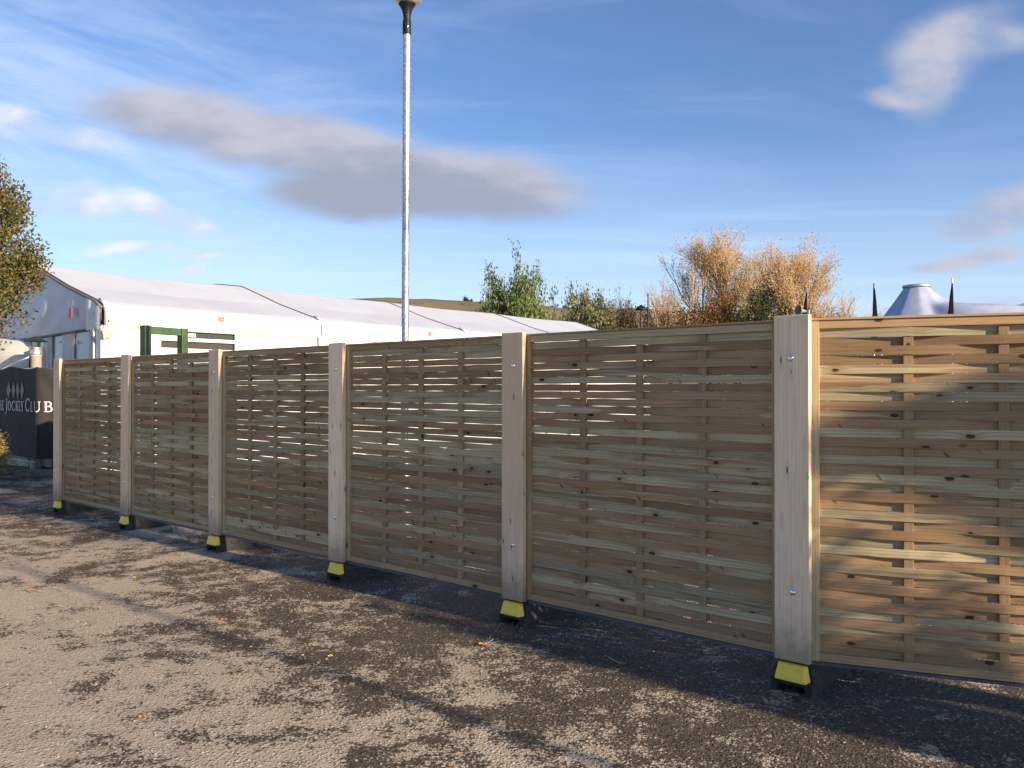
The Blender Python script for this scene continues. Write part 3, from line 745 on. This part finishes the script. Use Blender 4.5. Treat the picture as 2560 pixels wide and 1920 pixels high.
# ------------------------------------------------------------------ flags, horn, distant lamp, peak tent
def flagpole(x, y, top, lab, lean, clothside, sil):
    f = thing('flagpole', lab, 'flag', (x, y, 0), 0, 'furled black flags beyond the fence')
    q = MB(); q.tube([(0, 0, 0), (lean, 0, top)], [.035, .022], 10); q.build('pole', M['whitepaint'] if sil else M['steel'], f, smooth=True)
    q = MB()
    def fn(u_, v_):
        z_ = top-.12-1.35*v_; w_ = (.02 + .13*min(1, v_*1.4)**.8)*(1 if v_ < .8 else 1-.4*(v_-.8)/.2)
        c_ = lean*z_/top + clothside*w_*.55 - .05*v_*abs(clothside)
        an_ = 2*math.pi*u_; rr = w_*.5*(1+.28*math.sin(3*an_+v_*5))
        return (c_+rr*math.cos(an_), rr*.5*math.sin(an_)-.03, z_)
    q.grid(fn, 20, 16); q.build('furled_cloth', M['flag'], f, smooth=True)
    return f
flagpole(7.1, 20, 4.06, 'leftmost furled black flag, in front of the orange willow', 0.02, -.7, False)
flagpole(8.73, 20, 4.17, 'furled black flag between the willow and the peaked tent', 0.02, 0.05, False)
flagpole(10.62, 20, 4.30, 'furled black flag beside the peaked tent, rightmost of the three', 0.02, -.6, True)
hs = thing('horn_speaker', 'grey horn loudspeaker facing left on a thin post above the fence', 'speaker', (4.25, 12.2, 0))
q = MB(); q.tube([(.12, 0, 0), (.12, 0, 2.78)], [.02, .02], 8); q.build('post', M['horn'], hs)
q = MB(); q.lathe((.08, 0, 2.76), [(.02, 0), (.025, .05), (.04, .09), (.075, .135), (.078, .137), (.036, .085), (.015, .0)], 24, (-1, -.35, .12)); q.build('horn', M['horn'], hs, smooth=True)
dl = thing('street_lamp', 'small dark dome street lamp in front of the dark bush', 'street lamp', (6.55, 42, 0))
q = MB(); q.tube([(.0, 0, 0), (.0, 0, 5.75)], [.05, .04], 8); q.build('pole', M['dark'], dl)
q = MB(); q.lathe((0, 0, 5.62), [(.30, 0), (.29, .06), (.2, .16), (.08, .22), (.05, .26), (0, .27)], 24); q.build('dome_shade', M['dark'], dl, smooth=True)
dp = tag((lambda q: (q.tube([(0, 0, 0), (0, 0, 6.45)], [.05, .028], 8), q.build('slim_mast', M['dark']))[1])(MB()), 'slender grey mast beside the dome street lamp', 'mast'); dp.location = (6.87, 41.8, 0)

pk = thing('peaked_tent', 'pale blue peaked tent top with a silver ring above the sunlit panel', 'tent', (22.0, 45, 0))
q = MB()
PK = [(7.14, .62, .62), (7.0, .72, .74), (6.8, .86, .95), (6.5, 1.06, 1.32), (6.3, 1.20, 1.75), (6.18, 1.29, 2.3), (6.1, 1.35, 3.2), (6.04, 1.40, 4.4), (5.9, 1.50, 5.8), (5.5, 1.80, 7.2), (5.0, 2.4, 8.4), (4.5, 3.6, 9.2), (4.2, 5.0, 9.5)]
def pkf(u_, v_):
    an_ = 2*math.pi*v_; i = min(len(PK)-2, int(u_*(len(PK)-1))); f_ = u_*(len(PK)-1)-i
    h_, a_, b_ = [PK[i][j]*(1-f_)+PK[i+1][j]*f_ for j in range(3)]; w_ = max(0, math.cos(an_))**1.6
    r_ = (a_*(1-w_)+b_*w_)*(1-.03*abs(math.sin(an_*5)))
    return (r_*math.cos(an_), r_*math.sin(an_), h_)
q.grid(pkf, 48, 80)
q.build('canopy', M['bluetent'], pk, smooth=True)
q = MB(); q.lathe((0, 0, 0), [(.60, 7.12), (.70, 7.12), (.72, 7.16), (.72, 7.22), (.68, 7.25), (.60, 7.26), (.05, 7.27)], 40); q.build('crown_ring', M['steel'], pk, smooth=True)
q = MB(); q.lathe((9.6, .5, 0), [(8.5, 4.2), (6.2, 5.75), (5.0, 6.03), (4.0, 6.2), (3.2, 6.36), (2.2, 6.75), (1.4, 7.3), (.8, 7.9)], 48); q.build('second_peak', M['bluetent'], pk, smooth=True)
for k in range(8):
    an_ = math.pi*2*k/8; r_ = 4.9 + 4.4*max(0, math.cos(an_))**1.6
    q = MB(); q.tube([(r_*math.cos(an_), r_*math.sin(an_), 0), (r_*math.cos(an_), r_*math.sin(an_), 4.2)], [.05, .05], 6); q.build('side_pole', M['whitepaint'], pk)

# ------------------------------------------------------------------ hill
m, t, p = mat('moorland', (.2, .16, .08), .95); co = t.new('ShaderNodeTexCoord').outputs['Object']
n_ = t.noise(co, .006, 6, .65); n2 = t.noise(co, .03, 5, .7)
c = t.mix(t.step(n_, .35, .62), (.21, .155, .075), (.12, .105, .045)); c = t.mix(t.step(n2, .56, .66, 0, .7), c, (.06, .05, .028))
t.put(p.inputs['Base Color'], c); M['hill'] = m
hp = [(-1600, 90), (-700, 105), (-350, 113), (-200, 127), (-161, 128.5), (-110, 126.5), (-62, 122.5), (0, 121), (57, 116), (130, 113), (209, 110), (400, 98), (700, 92), (1000, 98), (1600, 92), (2200, 60)]
def hillz(x_):
    for i in range(len(hp)-1):
        if hp[i][0] <= x_ <= hp[i+1][0]:
            t_ = (x_-hp[i][0])/(hp[i+1][0]-hp[i][0]); return hp[i][1]*(1-t_)+hp[i+1][1]*t_
    return 60
q = MB()
def hfn(u_, v_):
    x_ = -1600+3800*u_; H_ = hillz(x_)+1.5*mnoise.noise(Vector((x_*.02, 0, 0)))+.6*mnoise.noise(Vector((x_*.09, 3, 0)))
    e_ = math.sin(min(1, v_*1.25)*math.pi/2) if v_ <= .8 else math.cos((v_-.8)/.2*math.pi/2)
    y_ = 620 + 720*v_
    return (x_, y_, H_*e_ + 2.5*mnoise.noise(Vector((x_*.01, y_*.01, 5)))*(v_ > .05)*(v_ < .7) - 1)
q.grid(hfn, 500, 40); tag(q.build('hill', M['hill'], smooth=True), kind='structure')

# ------------------------------------------------------------------ trees
def leafmat(name, c1, c2, c3, trans=.25, rough=.55):
    m, t, p = mat(name, c1, rough); p.inputs['Specular IOR Level'].default_value = .3
    at = t.new('ShaderNodeAttribute', attribute_name='seed'); wn_ = t.new('ShaderNodeTexWhiteNoise', noise_dimensions='1D'); t.put(wn_.inputs['W'], at.outputs['Fac'])
    co = t.new('ShaderNodeTexCoord').outputs['Object']; n_ = t.noise(co, .7, 3)
    c = t.mix(t.step(n_, .38, .62), c1, c2); c = t.mix(t.step(wn_.outputs['Value'], .55, .9), c, c3)
    t.put(p.inputs['Base Color'], c)
    tr = t.new('ShaderNodeBsdfTranslucent'); t.put(tr.inputs[0], c); mx = t.new('ShaderNodeMixShader'); mx.inputs[0].default_value = trans
    t.l.new(p.outputs[0], mx.inputs[1]); t.l.new(tr.outputs[0], mx.inputs[2]); t.l.new(mx.outputs[0], t.n['Material Output'].inputs[0])
    return m
def barkmat(name, c1, c2): return noisy(name, c1, c2, 8, .9, 0, .4, .02)
BK = barkmat('bark', (.13, .10, .075), (.20, .16, .12)); BKW = barkmat('willow_bark', (.20, .155, .10), (.30, .22, .14))
BKT = barkmat('willow_twig', (.50, .34, .21), (.44, .31, .20))
def leaf(mb, c, sz, rnd, droop=0, seed=None, asp=.55):
    d = Vector((rnd.gauss(0, 1), rnd.gauss(0, 1), rnd.gauss(0, 1)-droop)).normalized()
    e = d.cross(Vector((rnd.gauss(0, 1), rnd.gauss(0, 1), rnd.gauss(0, 1)))).normalized()
    s_ = sz*rnd.uniform(.7, 1.3); w_ = s_*asp
    mb.face([c, c+d*s_*.5+e*w_*.5, c+d*s_, c+d*s_*.5-e*w_*.5], None, rnd.random()*50 if seed is None else seed)
def grow(wood_, leaves, rnd, p0, d0, L0, r0, depth, P):
    """recursive branching; P dict of parameters"""
    n = 3; pts = [p0]; d = d0.copy(); p = p0.copy(); rads = [r0]
    for i in range(n):
        d = (d + Vector((rnd.gauss(0, 1), rnd.gauss(0, 1), rnd.gauss(0, 1)))*P['wob'] + Z*P['up']).normalized()
        p = p + d*L0/n; pts.append(p.copy()); rads.append(r0*(1-(1-P['tap'])*(i+1)/n))
    wood_.tube(pts, rads, 5 if r0 > P.get('rfine', .02) else 3, False, mi=0 if depth > P.get('finedepth', -1) else 1)
    if depth <= P['leafdepth']:
        for k in range(P['nleaf']):
            t_ = rnd.random(); i = min(2, int(t_*3)); q_ = pts[i].lerp(pts[i+1], t_*3-i)
            q_ = q_ + Vector((rnd.gauss(0, 1), rnd.gauss(0, 1), rnd.gauss(0, 1)))*P['lsp']
            leaf(leaves, q_, P['lsz'], rnd, P['droop'])
    if depth == 0: return
    nb_ = P['nb'][depth] if isinstance(P['nb'], (list, tuple)) else P['nb']
    for k in range(nb_):
        t_ = rnd.uniform(.35, 1.) if k < nb_-1 else 1.
        i = min(2, int(t_*3-1e-6)); q_ = pts[i].lerp(pts[i+1], t_*3-i)
        side = Vector((rnd.gauss(0, 1), rnd.gauss(0, 1), rnd.gauss(0, .6))).normalized()
        nd = (d*math.cos(P['ang']) + side*math.sin(P['ang'])*rnd.uniform(.6, 1.3)).normalized()
        grow(wood_, leaves, rnd, q_, nd, L0*P['len']*rnd.uniform(.75, 1.2), rads[-1]*(.75 if k < nb_-1 else .9), depth-1, P)
def fit(mbs, width, height, base=0, x_only=False):
    """scale point lists so the tree has this width and height"""
    allv = [v for mb in mbs for v in mb.v]
    xs_ = sorted(v[0] for v in allv); zs_ = sorted(v[2] for v in allv); n = len(xs_)
    w0 = xs_[int(n*.995)]-xs_[int(n*.005)]; h0 = zs_[int(n*.9985)]; cx = (xs_[int(n*.995)]+xs_[int(n*.005)])/2
    ax_, az_ = width/w0, height/h0
    for mb in mbs: mb.v = [((v[0]-cx)*ax_, v[1]*ax_, v[2]*az_) for v in mb.v]
def tree(kind, lab, loc, width, height, P, lm, bm_=BK, seed=1, stems=1, trunk=.25, group=None, depth=4, spread=.2, cat='tree', twig=None, puffs=()):
    rnd = random.Random(seed); wd, lv = MB(), MB()
    for s_ in range(stems):
        an_ = 6.28*s_/stems+rnd.random(); d = Vector((math.cos(an_)*spread, math.sin(an_)*spread, 1)).normalized()
        grow(wd, lv, rnd, Vector((math.cos(an_)*.1*(stems > 1), math.sin(an_)*.1*(stems > 1), 0)), d, P['L0'], trunk, depth, P)
    fit([wd, lv], width, height)
    for (cx, cz, rx, rz, n_) in puffs:
        for q_ in range(max(6, n_//110)):
            v_ = Vector((rnd.gauss(0, 1), rnd.gauss(0, 1), rnd.gauss(0, 1))).normalized()*rnd.random()**.5
            c_ = Vector((cx+v_.x*rx, v_.y*rx, cz+v_.z*rz)); rr = rnd.uniform(.35, .75)
            wd.tube([(cx*.6, 0, cz-rz*1.3), tuple(c_.lerp(Vector((cx*.8, 0, cz-rz*.4)), .5)), tuple(c_)], [.07, .045, .02], 4, False, mi=1)
            for j in range(110):
                w_ = Vector((rnd.gauss(0, 1), rnd.gauss(0, 1), rnd.gauss(0, 1.3))).normalized()*rr*rnd.random()**.5
                leaf(lv, c_+w_, .11, rnd)
    r = thing(kind, lab, cat, loc, 0, group)
    wd.build('trunk', [bm_, twig or bm_], r, smooth=True)
    if lv.f: lv.build('crown', lm, r)
    return r
def bushy(kind, lab, loc, rx, rz, n, lsz, lm, seed=1, base=0., clumps=26, group=None, cat='bush', power=1., droop=0, bm_=BK, rrs=(.20, .38)):
    """dense plant: leaf clumps spread through an ellipsoid of clumps on stems"""
    rnd = random.Random(seed); r = thing(kind, lab, cat, loc, 0, group); lv, wd = MB(), MB(); cs = []
    for k in range(clumps):
        while True:
            q_ = Vector((rnd.uniform(-1, 1), rnd.uniform(-1, 1), rnd.uniform(-.85, 1)))
            if .25 < q_.length < 1: break
        rr = rnd.uniform(*rrs); cs.append((q_, rr))
        c_ = Vector((q_.x*rx, q_.y*rx, base + (q_.z+.85)/1.85*rz))
        wd.tube([(0, 0, 0), (c_.x*.35, c_.y*.35, c_.z*.55), tuple(c_)], [.05*rx+.01, .03*rx, .006*rx], 5, False)
        for j in range(n//clumps):
            v_ = Vector((rnd.gauss(0, 1), rnd.gauss(0, 1), rnd.gauss(0, 1))).normalized()*rr*rnd.random()**.45*1.1
            leaf(lv, c_ + Vector((v_.x*rx, v_.y*rx, v_.z*rz*.8)), lsz, rnd, droop)
    wd.build('trunk', bm_, r, smooth=True); lv.build('crown', lm, r)
    return r
LG = leafmat('fresh_green_leaf', (.10, .16, .035), (.14, .20, .06), (.20, .25, .10), .3)
LO = leafmat('olive_leaf', (.12, .14, .05), (.17, .18, .08), (.24, .22, .10))
LD = leafmat('dark_leaf', (.025, .04, .015), (.04, .05, .02), (.06, .06, .02))
LR = leafmat('russet_leaf', (.22, .06, .02), (.26, .12, .03), (.16, .10, .03))
LB = leafmat('brown_dark_leaf', (.06, .05, .03), (.09, .06, .03), (.12, .08, .03))
LY = leafmat('yellow_green_leaf', (.22, .20, .06), (.28, .23, .07), (.16, .15, .05))
LW = leafmat('willow_leaf', (.66, .43, .16), (.60, .47, .21), (.50, .38, .19), .35)
LT = leafmat('mottled_leaf', (.13, .12, .04), (.09, .105, .035), (.24, .16, .06), .3)

P1 = dict(wob=.16, up=.10, tap=.6, leafdepth=1, nleaf=20, lsp=.10, lsz=.17, droop=.9, nb=[0, 3, 4, 5], ang=.62, len=.62, L0=2.4)
tree('green_tree', 'leafy green tree behind the far end of the marquee', (-.1, 41, 0), 4.5, 8.2, dict(P1, nleaf=26, lsz=.13), LG, puffs=((0, 5.6, 1.55, 1.0, 1900),), seed=5, stems=8, trunk=.08, spread=.42, depth=3)
tree('olive_tree', 'olive green tree left of the bare thin tree', (5.5, 55, 0), 4.6, 8.5, dict(P1, nleaf=22, lsz=.16, lsp=.16), LO, puffs=((.2, 6.4, 1.3, .9, 1600),), seed=9, stems=7, trunk=.08, spread=.42, depth=3)
tree('bare_tree', 'thin nearly bare tree right of the olive tree', (7.45, 60, 0), 3.6, 9.0, dict(P1, nleaf=2, lsz=.10, nb=[0, 4, 4, 4, 4], rfine=.05), LO, seed=12, stems=3, trunk=.09, spread=.15, depth=4)
bushy('dark_bush', 'dark brown green bush behind the dome street lamp', (7.9, 52, 0), 1.35, 3.7, 5200, .13, LB, base=3.2, seed=3, clumps=40)
WP = dict(wob=.10, up=.07, tap=.62, leafdepth=2, nleaf=6, lsp=.24, lsz=.12, droop=.2, nb=[0, 4, 4, 4, 4, 4], ang=.50, len=.66, L0=4.6, rfine=.05, finedepth=2)
def willow(lab, x_, y_, wdt, hgt, sd, st_, nl, dp=5, sp=.28, lsz=.115, puffs=()):
    return tree('willow_tree', lab, (x_, y_, 0), wdt, hgt, dict(WP, nleaf=nl, lsz=lsz), LW, BKW, seed=sd, stems=st_, trunk=.24, spread=sp, depth=dp, group='autumn willows beyond the fence', twig=BKT, puffs=puffs)
willow('dense orange willow, leftmost of the two tall autumn trees', 17.3, 70, 8.6, 14.9, 21, 3, 4, puffs=((.5, 12.0, 2.1, 2.0, 5200), (-1., 12.6, 1.5, 1.5, 2600), (.6, 9.4, 1.6, 2.2, 3200)))
willow('paler orange willow right of the dense one, showing its limbs', 23.5, 71, 8.8, 14.5, 33, 4, 3, puffs=((-1.7, 11.6, 1.4, 2.0, 2600), (.6, 11.8, 1.5, 2.0, 2800), (2.8, 10.9, 1.2, 1.7, 1700), (.4, 8.8, 2.8, 1.6, 2400)))
willow('low sparse greyish tree at the left foot of the orange willows', 14.1, 69, 6.0, 11.6, 8, 4, 2, 4, .3, .13)
willow('low spreading pinkish tree at the right foot of the orange willows', 28.0, 69, 6.6, 9.8, 4, 5, 2, 4, .45, .13)
bushy('russet_bush', 'russet red bush below the left willow', (14.7, 60, 0), 1.8, 4.1, 6500, .15, LR, base=4.1, seed=6, clumps=46)
bushy('russet_bush', 'low orange brown bush left of the russet red one', (12.0, 61, 0), 1.9, 3.7, 5200, .15, leafmat('orange_brown_leaf', (.20, .12, .035), (.12, .10, .04), (.26, .15, .04)), base=3.6, seed=16, clumps=40)
bushy('yellow_green_bush', 'yellow green bush between the russet and dark evergreen bushes', (16.7, 61, 0), 1.5, 3.9, 5000, .14, LY, base=3.9, seed=7, clumps=40)
bushy('evergreen_bush', 'rounded dark evergreen bush below the right willow', (17.9, 58, 0), 1.75, 4.3, 8500, .15, LD, base=4.2, seed=11, clumps=46)
bushy('yellow_green_bush', 'low yellowish bush right of the dark evergreen bush', (23.1, 62, 0), 2.8, 3.5, 6000, .14, LY, base=3.8, seed=17, clumps=40)
# distant dots of wood on the skyline
for (x_, z_, rx, rz, lab) in ((-65, 122.5, 7, 11, 'lone far tree on the skyline left of the green tree'), (64, 114, 17, 9, 'far clump of trees on the skyline right of the green tree')):
    bushy('skyline_tree', lab, (x_, 1200, z_), rx, rz, 900, 2.2, LB, seed=int(rx), clumps=14, cat='tree')
# left tree, trunk just outside the frame
bushy('broadleaf_tree', 'mottled olive and brown tree reaching in from the left edge', (-9.0, 13.0, 0), 1.36, 2.85, 34000, .065, LT, seed=24, base=2.52, clumps=84, rrs=(.13, .25), cat='tree')
# golden shrub at the lower left
bushy('golden_shrub', 'golden green clipped shrub at the lower left edge', (-9.42, 14.6, 0), .62, .82, 9000, .035, leafmat('golden_leaf', (.30, .25, .07), (.20, .19, .06), (.36, .28, .09)), seed=2, clumps=40, cat='shrub')

# ------------------------------------------------------------------ unseen tree right of the camera, leaf clumps placed to shade the turned panel
def on7(s_, h_): return P7 + PD*(s_+.045) + Z*h_
TT = 9.6
sh = thing('shade_caster_tree', 'unseen tree right of the camera, its leaf clumps placed to shade the nearest panel', 'tree', (0, 0, 0))
rnd = random.Random(5); wd, lv = MB(), MB()
tb = on7(1.55, 0) + Vector((SAZ.x, SAZ.y, 0))*TT; tb.z = 0
wd.tube([tb, tb+Z*1.2, tb+Z*2.6+X*.02, tb+Z*3.6, tb+Z*4.6+X*.1, tb+Z*6.4], [.17, .15, .14, .13, .10, .04], 12)
clumps = [(s_, h_, r_, n_) for (s_, h_, r_, n_) in (
    (.05, 1.36, .10, 60), (.22, 1.38, .14, 110), (.40, 1.36, .13, 110), (.58, 1.42, .15, 130), (.76, 1.48, .16, 140), (.93, 1.52, .16, 130),
    (.98, 1.66, .12, 80), (.70, 1.30, .12, 90), (.88, 1.30, .15, 130), (.99, 1.2, .14, 70),)]
for (s_, h_, r_, n_) in clumps:
    c_ = on7(s_, h_) + SUN*(TT/math.cos(SEL)+rnd.uniform(-.9, .9))
    wd.tube([Vector((tb.x, tb.y, max(2.4, c_.z-.9))), c_], [.03, .008], 5, False)
    for k in range(int(n_*1.3)):
        v_ = Vector((rnd.gauss(0, 1), rnd.gauss(0, 1), rnd.gauss(0, 1))).normalized()*r_*rnd.random()**.4*1.2
        leaf(lv, c_+v_, .075, rnd)
for k in range(46):
    an_ = rnd.random()*6.28; rr = rnd.uniform(.3, 1.9); hz = rnd.uniform(6.1, 8.8)
    c_ = tb + Vector((math.cos(an_)*rr, math.sin(an_)*rr, hz)); wd.tube([tb+Z*(hz-1.2), c_], [.03, .008], 5, False)
    for j in range(110):
        v_ = Vector((rnd.gauss(0, 1), rnd.gauss(0, 1), rnd.gauss(0, 1))).normalized()*.42*rnd.random()**.4
        leaf(lv, c_+v_, .085, rnd)
wd.build('trunk', BK, sh, smooth=True); lv.build('crown', LT, sh)
bushy('shade_caster_shrub', 'unseen tall shrub added right of the camera to shade the panel foot', (1.845+.778*5.9, 4.075-.628*5.9, 0), .37, 2.80, 24000, .06, LD, seed=41, clumps=70, cat='shrub')  # added out of view only to cast shade on the panel foot
# sign pole out of frame on the right whose thin shadow crosses the tarmac
sp_ = thing('sign_pole', 'grey sign pole to the right of the camera, its shadow on the tarmac', 'pole', (3.66+.778*7, .95-.628*7, 0))
q = MB(); q.tube([(0, 0, 0), (0, 0, 5.7)], [.026, .026], 12); q.build('pole', M['steel'], sp_)

# ------------------------------------------------------------------ fallen leaves and twigs
def gp(xd, yd):
    """display pixel of the 2212 px wide view -> ground point"""
    z_ = 1789*CAMH/(yd-840); return Vector(((xd-1106)/1789*z_, z_, 0))
LM = {'orange': noisy('orange_fallen_leaf', (.50, .17, .04), (.60, .25, .07), 40, .6), 'yellow': noisy('yellow_fallen_leaf', (.60, .50, .08), (.50, .42, .08), 40, .6),
      'brown': noisy('brown_fallen_leaf', (.28, .13, .06), (.36, .18, .08), 40, .7), 'pale': noisy('pale_dry_leaf', (.5, .42, .27), (.4, .33, .2), 40, .7)}
def fallen(xd, yd, sz, colr, lab, stem=True, lobes=5):
    rnd = random.Random(int(xd*7+yd)); c = gp(xd, yd); r = MB(); n = 20; a0 = rnd.random()*6
    ctr = Vector((0, 0, sz*.16)); ring = []
    for i in range(n):
        an_ = 2*math.pi*i/n; rr = sz*(.62+.38*abs(math.cos(an_*lobes/2))**.7)*rnd.uniform(.85, 1.1)*(.5 if lobes < 3 and i % 10 in (3, 4, 5, 6, 7) else 1)
        ring.append(Vector((rr*math.cos(an_+a0), rr*.75*math.sin(an_+a0), sz*(.10+.30*abs(math.sin(an_*1.5+a0))))))
    for i in range(n):
        a_, b_ = ring[i], ring[(i+1) % n]; m1, m2 = ctr.lerp(a_, .5)-Z*sz*.05, ctr.lerp(b_, .5)-Z*sz*.05
        r.face([ctr, m1, m2]); r.face([m1, a_, b_, m2])
    if stem:
        o = thing('fallen_leaf', lab, 'leaf', c+Z*.002, 0, 'leaves fallen on the tarmac'); r.build('blade', LM[colr], o, smooth=True)
        q = MB(); q.tube([(sz*.3, 0, sz*.25), (sz*1.0, sz*.3, sz*.45), (sz*1.9, sz*.9, sz*.9)], [.0016, .0014, .0012], 5); q.build('stalk', LM['pale'], o)
    else:
        o = r.build('fallen_leaf', LM[colr], smooth=True); o.location = c+Z*.002; tag(o, lab, 'leaf', 'leaves fallen on the tarmac')
fallen(1043, 1394, .036, 'orange', 'largest orange fallen leaf, with a raised stalk, in front of the middle feet')
fallen(485, 1339, .026, 'orange', 'orange leaf on the tarmac beside the thin pole shadow', False)
fallen(67, 1277, .036, 'orange', 'orange leaf nearest the left edge on the bare tarmac', False)
fallen(310, 1549, .022, 'orange', 'small orange leaf on the pale tarmac at bottom left', False)
fallen(714, 1418, .020, 'yellow', 'curled yellow leaf on the dark patch beside the pole shadow', False, 2)
fallen(293, 1249, .028, 'yellow', 'bright yellow leaf on the tarmac in front of the second foot', False, 2)
fallen(397, 1604, .014, 'yellow', 'tiny yellow green leaf, nearest the bottom edge', False, 2)
fallen(868, 1297, .018, 'pale', 'pale curled leaf at the edge of the fence shadow', False, 2)
fallen(56, 1137, .034, 'brown', 'brown leaf in the sun left of the fence end', False)
fallen(8, 1183, .04, 'brown', 'brown leaf at the far left edge of the picture', False)
fallen(372, 1299, .022, 'brown', 'brown leaf on the dark growth left of the largest shadow', False)
fallen(1385, 1444, .018, 'pale', 'pale dry leaf near the twig in front of the long shaded panel', False, 2)
fallen(1135, 1515, .010, 'yellow', 'speck of yellow leaf right of the pole shadow', False, 2)
fallen(576, 1578, .014, 'brown', 'small brown leaf on the mossy tarmac at bottom centre left', False)
fallen(1128, 1365, .012, 'brown', 'small brown fragment right of the largest orange leaf', False)
fallen(975, 1655, .014, 'brown', 'reddish leaf scrap at the bottom edge', False)
def twig(pts, rad, lab):
    P_ = [gp(*p_)+Z*(.006+.008*(i % 2)) for i, p_ in enumerate(pts)]; q = MB(); q.tube(P_, [rad]*(len(P_)-1)+[rad*.6], 6)
    tag(q.build('twig', LM['pale']), lab, 'twig', 'twigs on the tarmac')
twig([(1314, 1421), (1326, 1430), (1336, 1433), (1352, 1437)], .0022, 'pale forked twig in front of the long shaded panel')
twig([(1869, 1527), (1885, 1532), (1903, 1538)], .0016, 'straight pale twig in the shade before the sunlit panel')
twig([(1934, 1550), (1944, 1556)], .0020, 'short stubby twig in the shade right of the straight one')
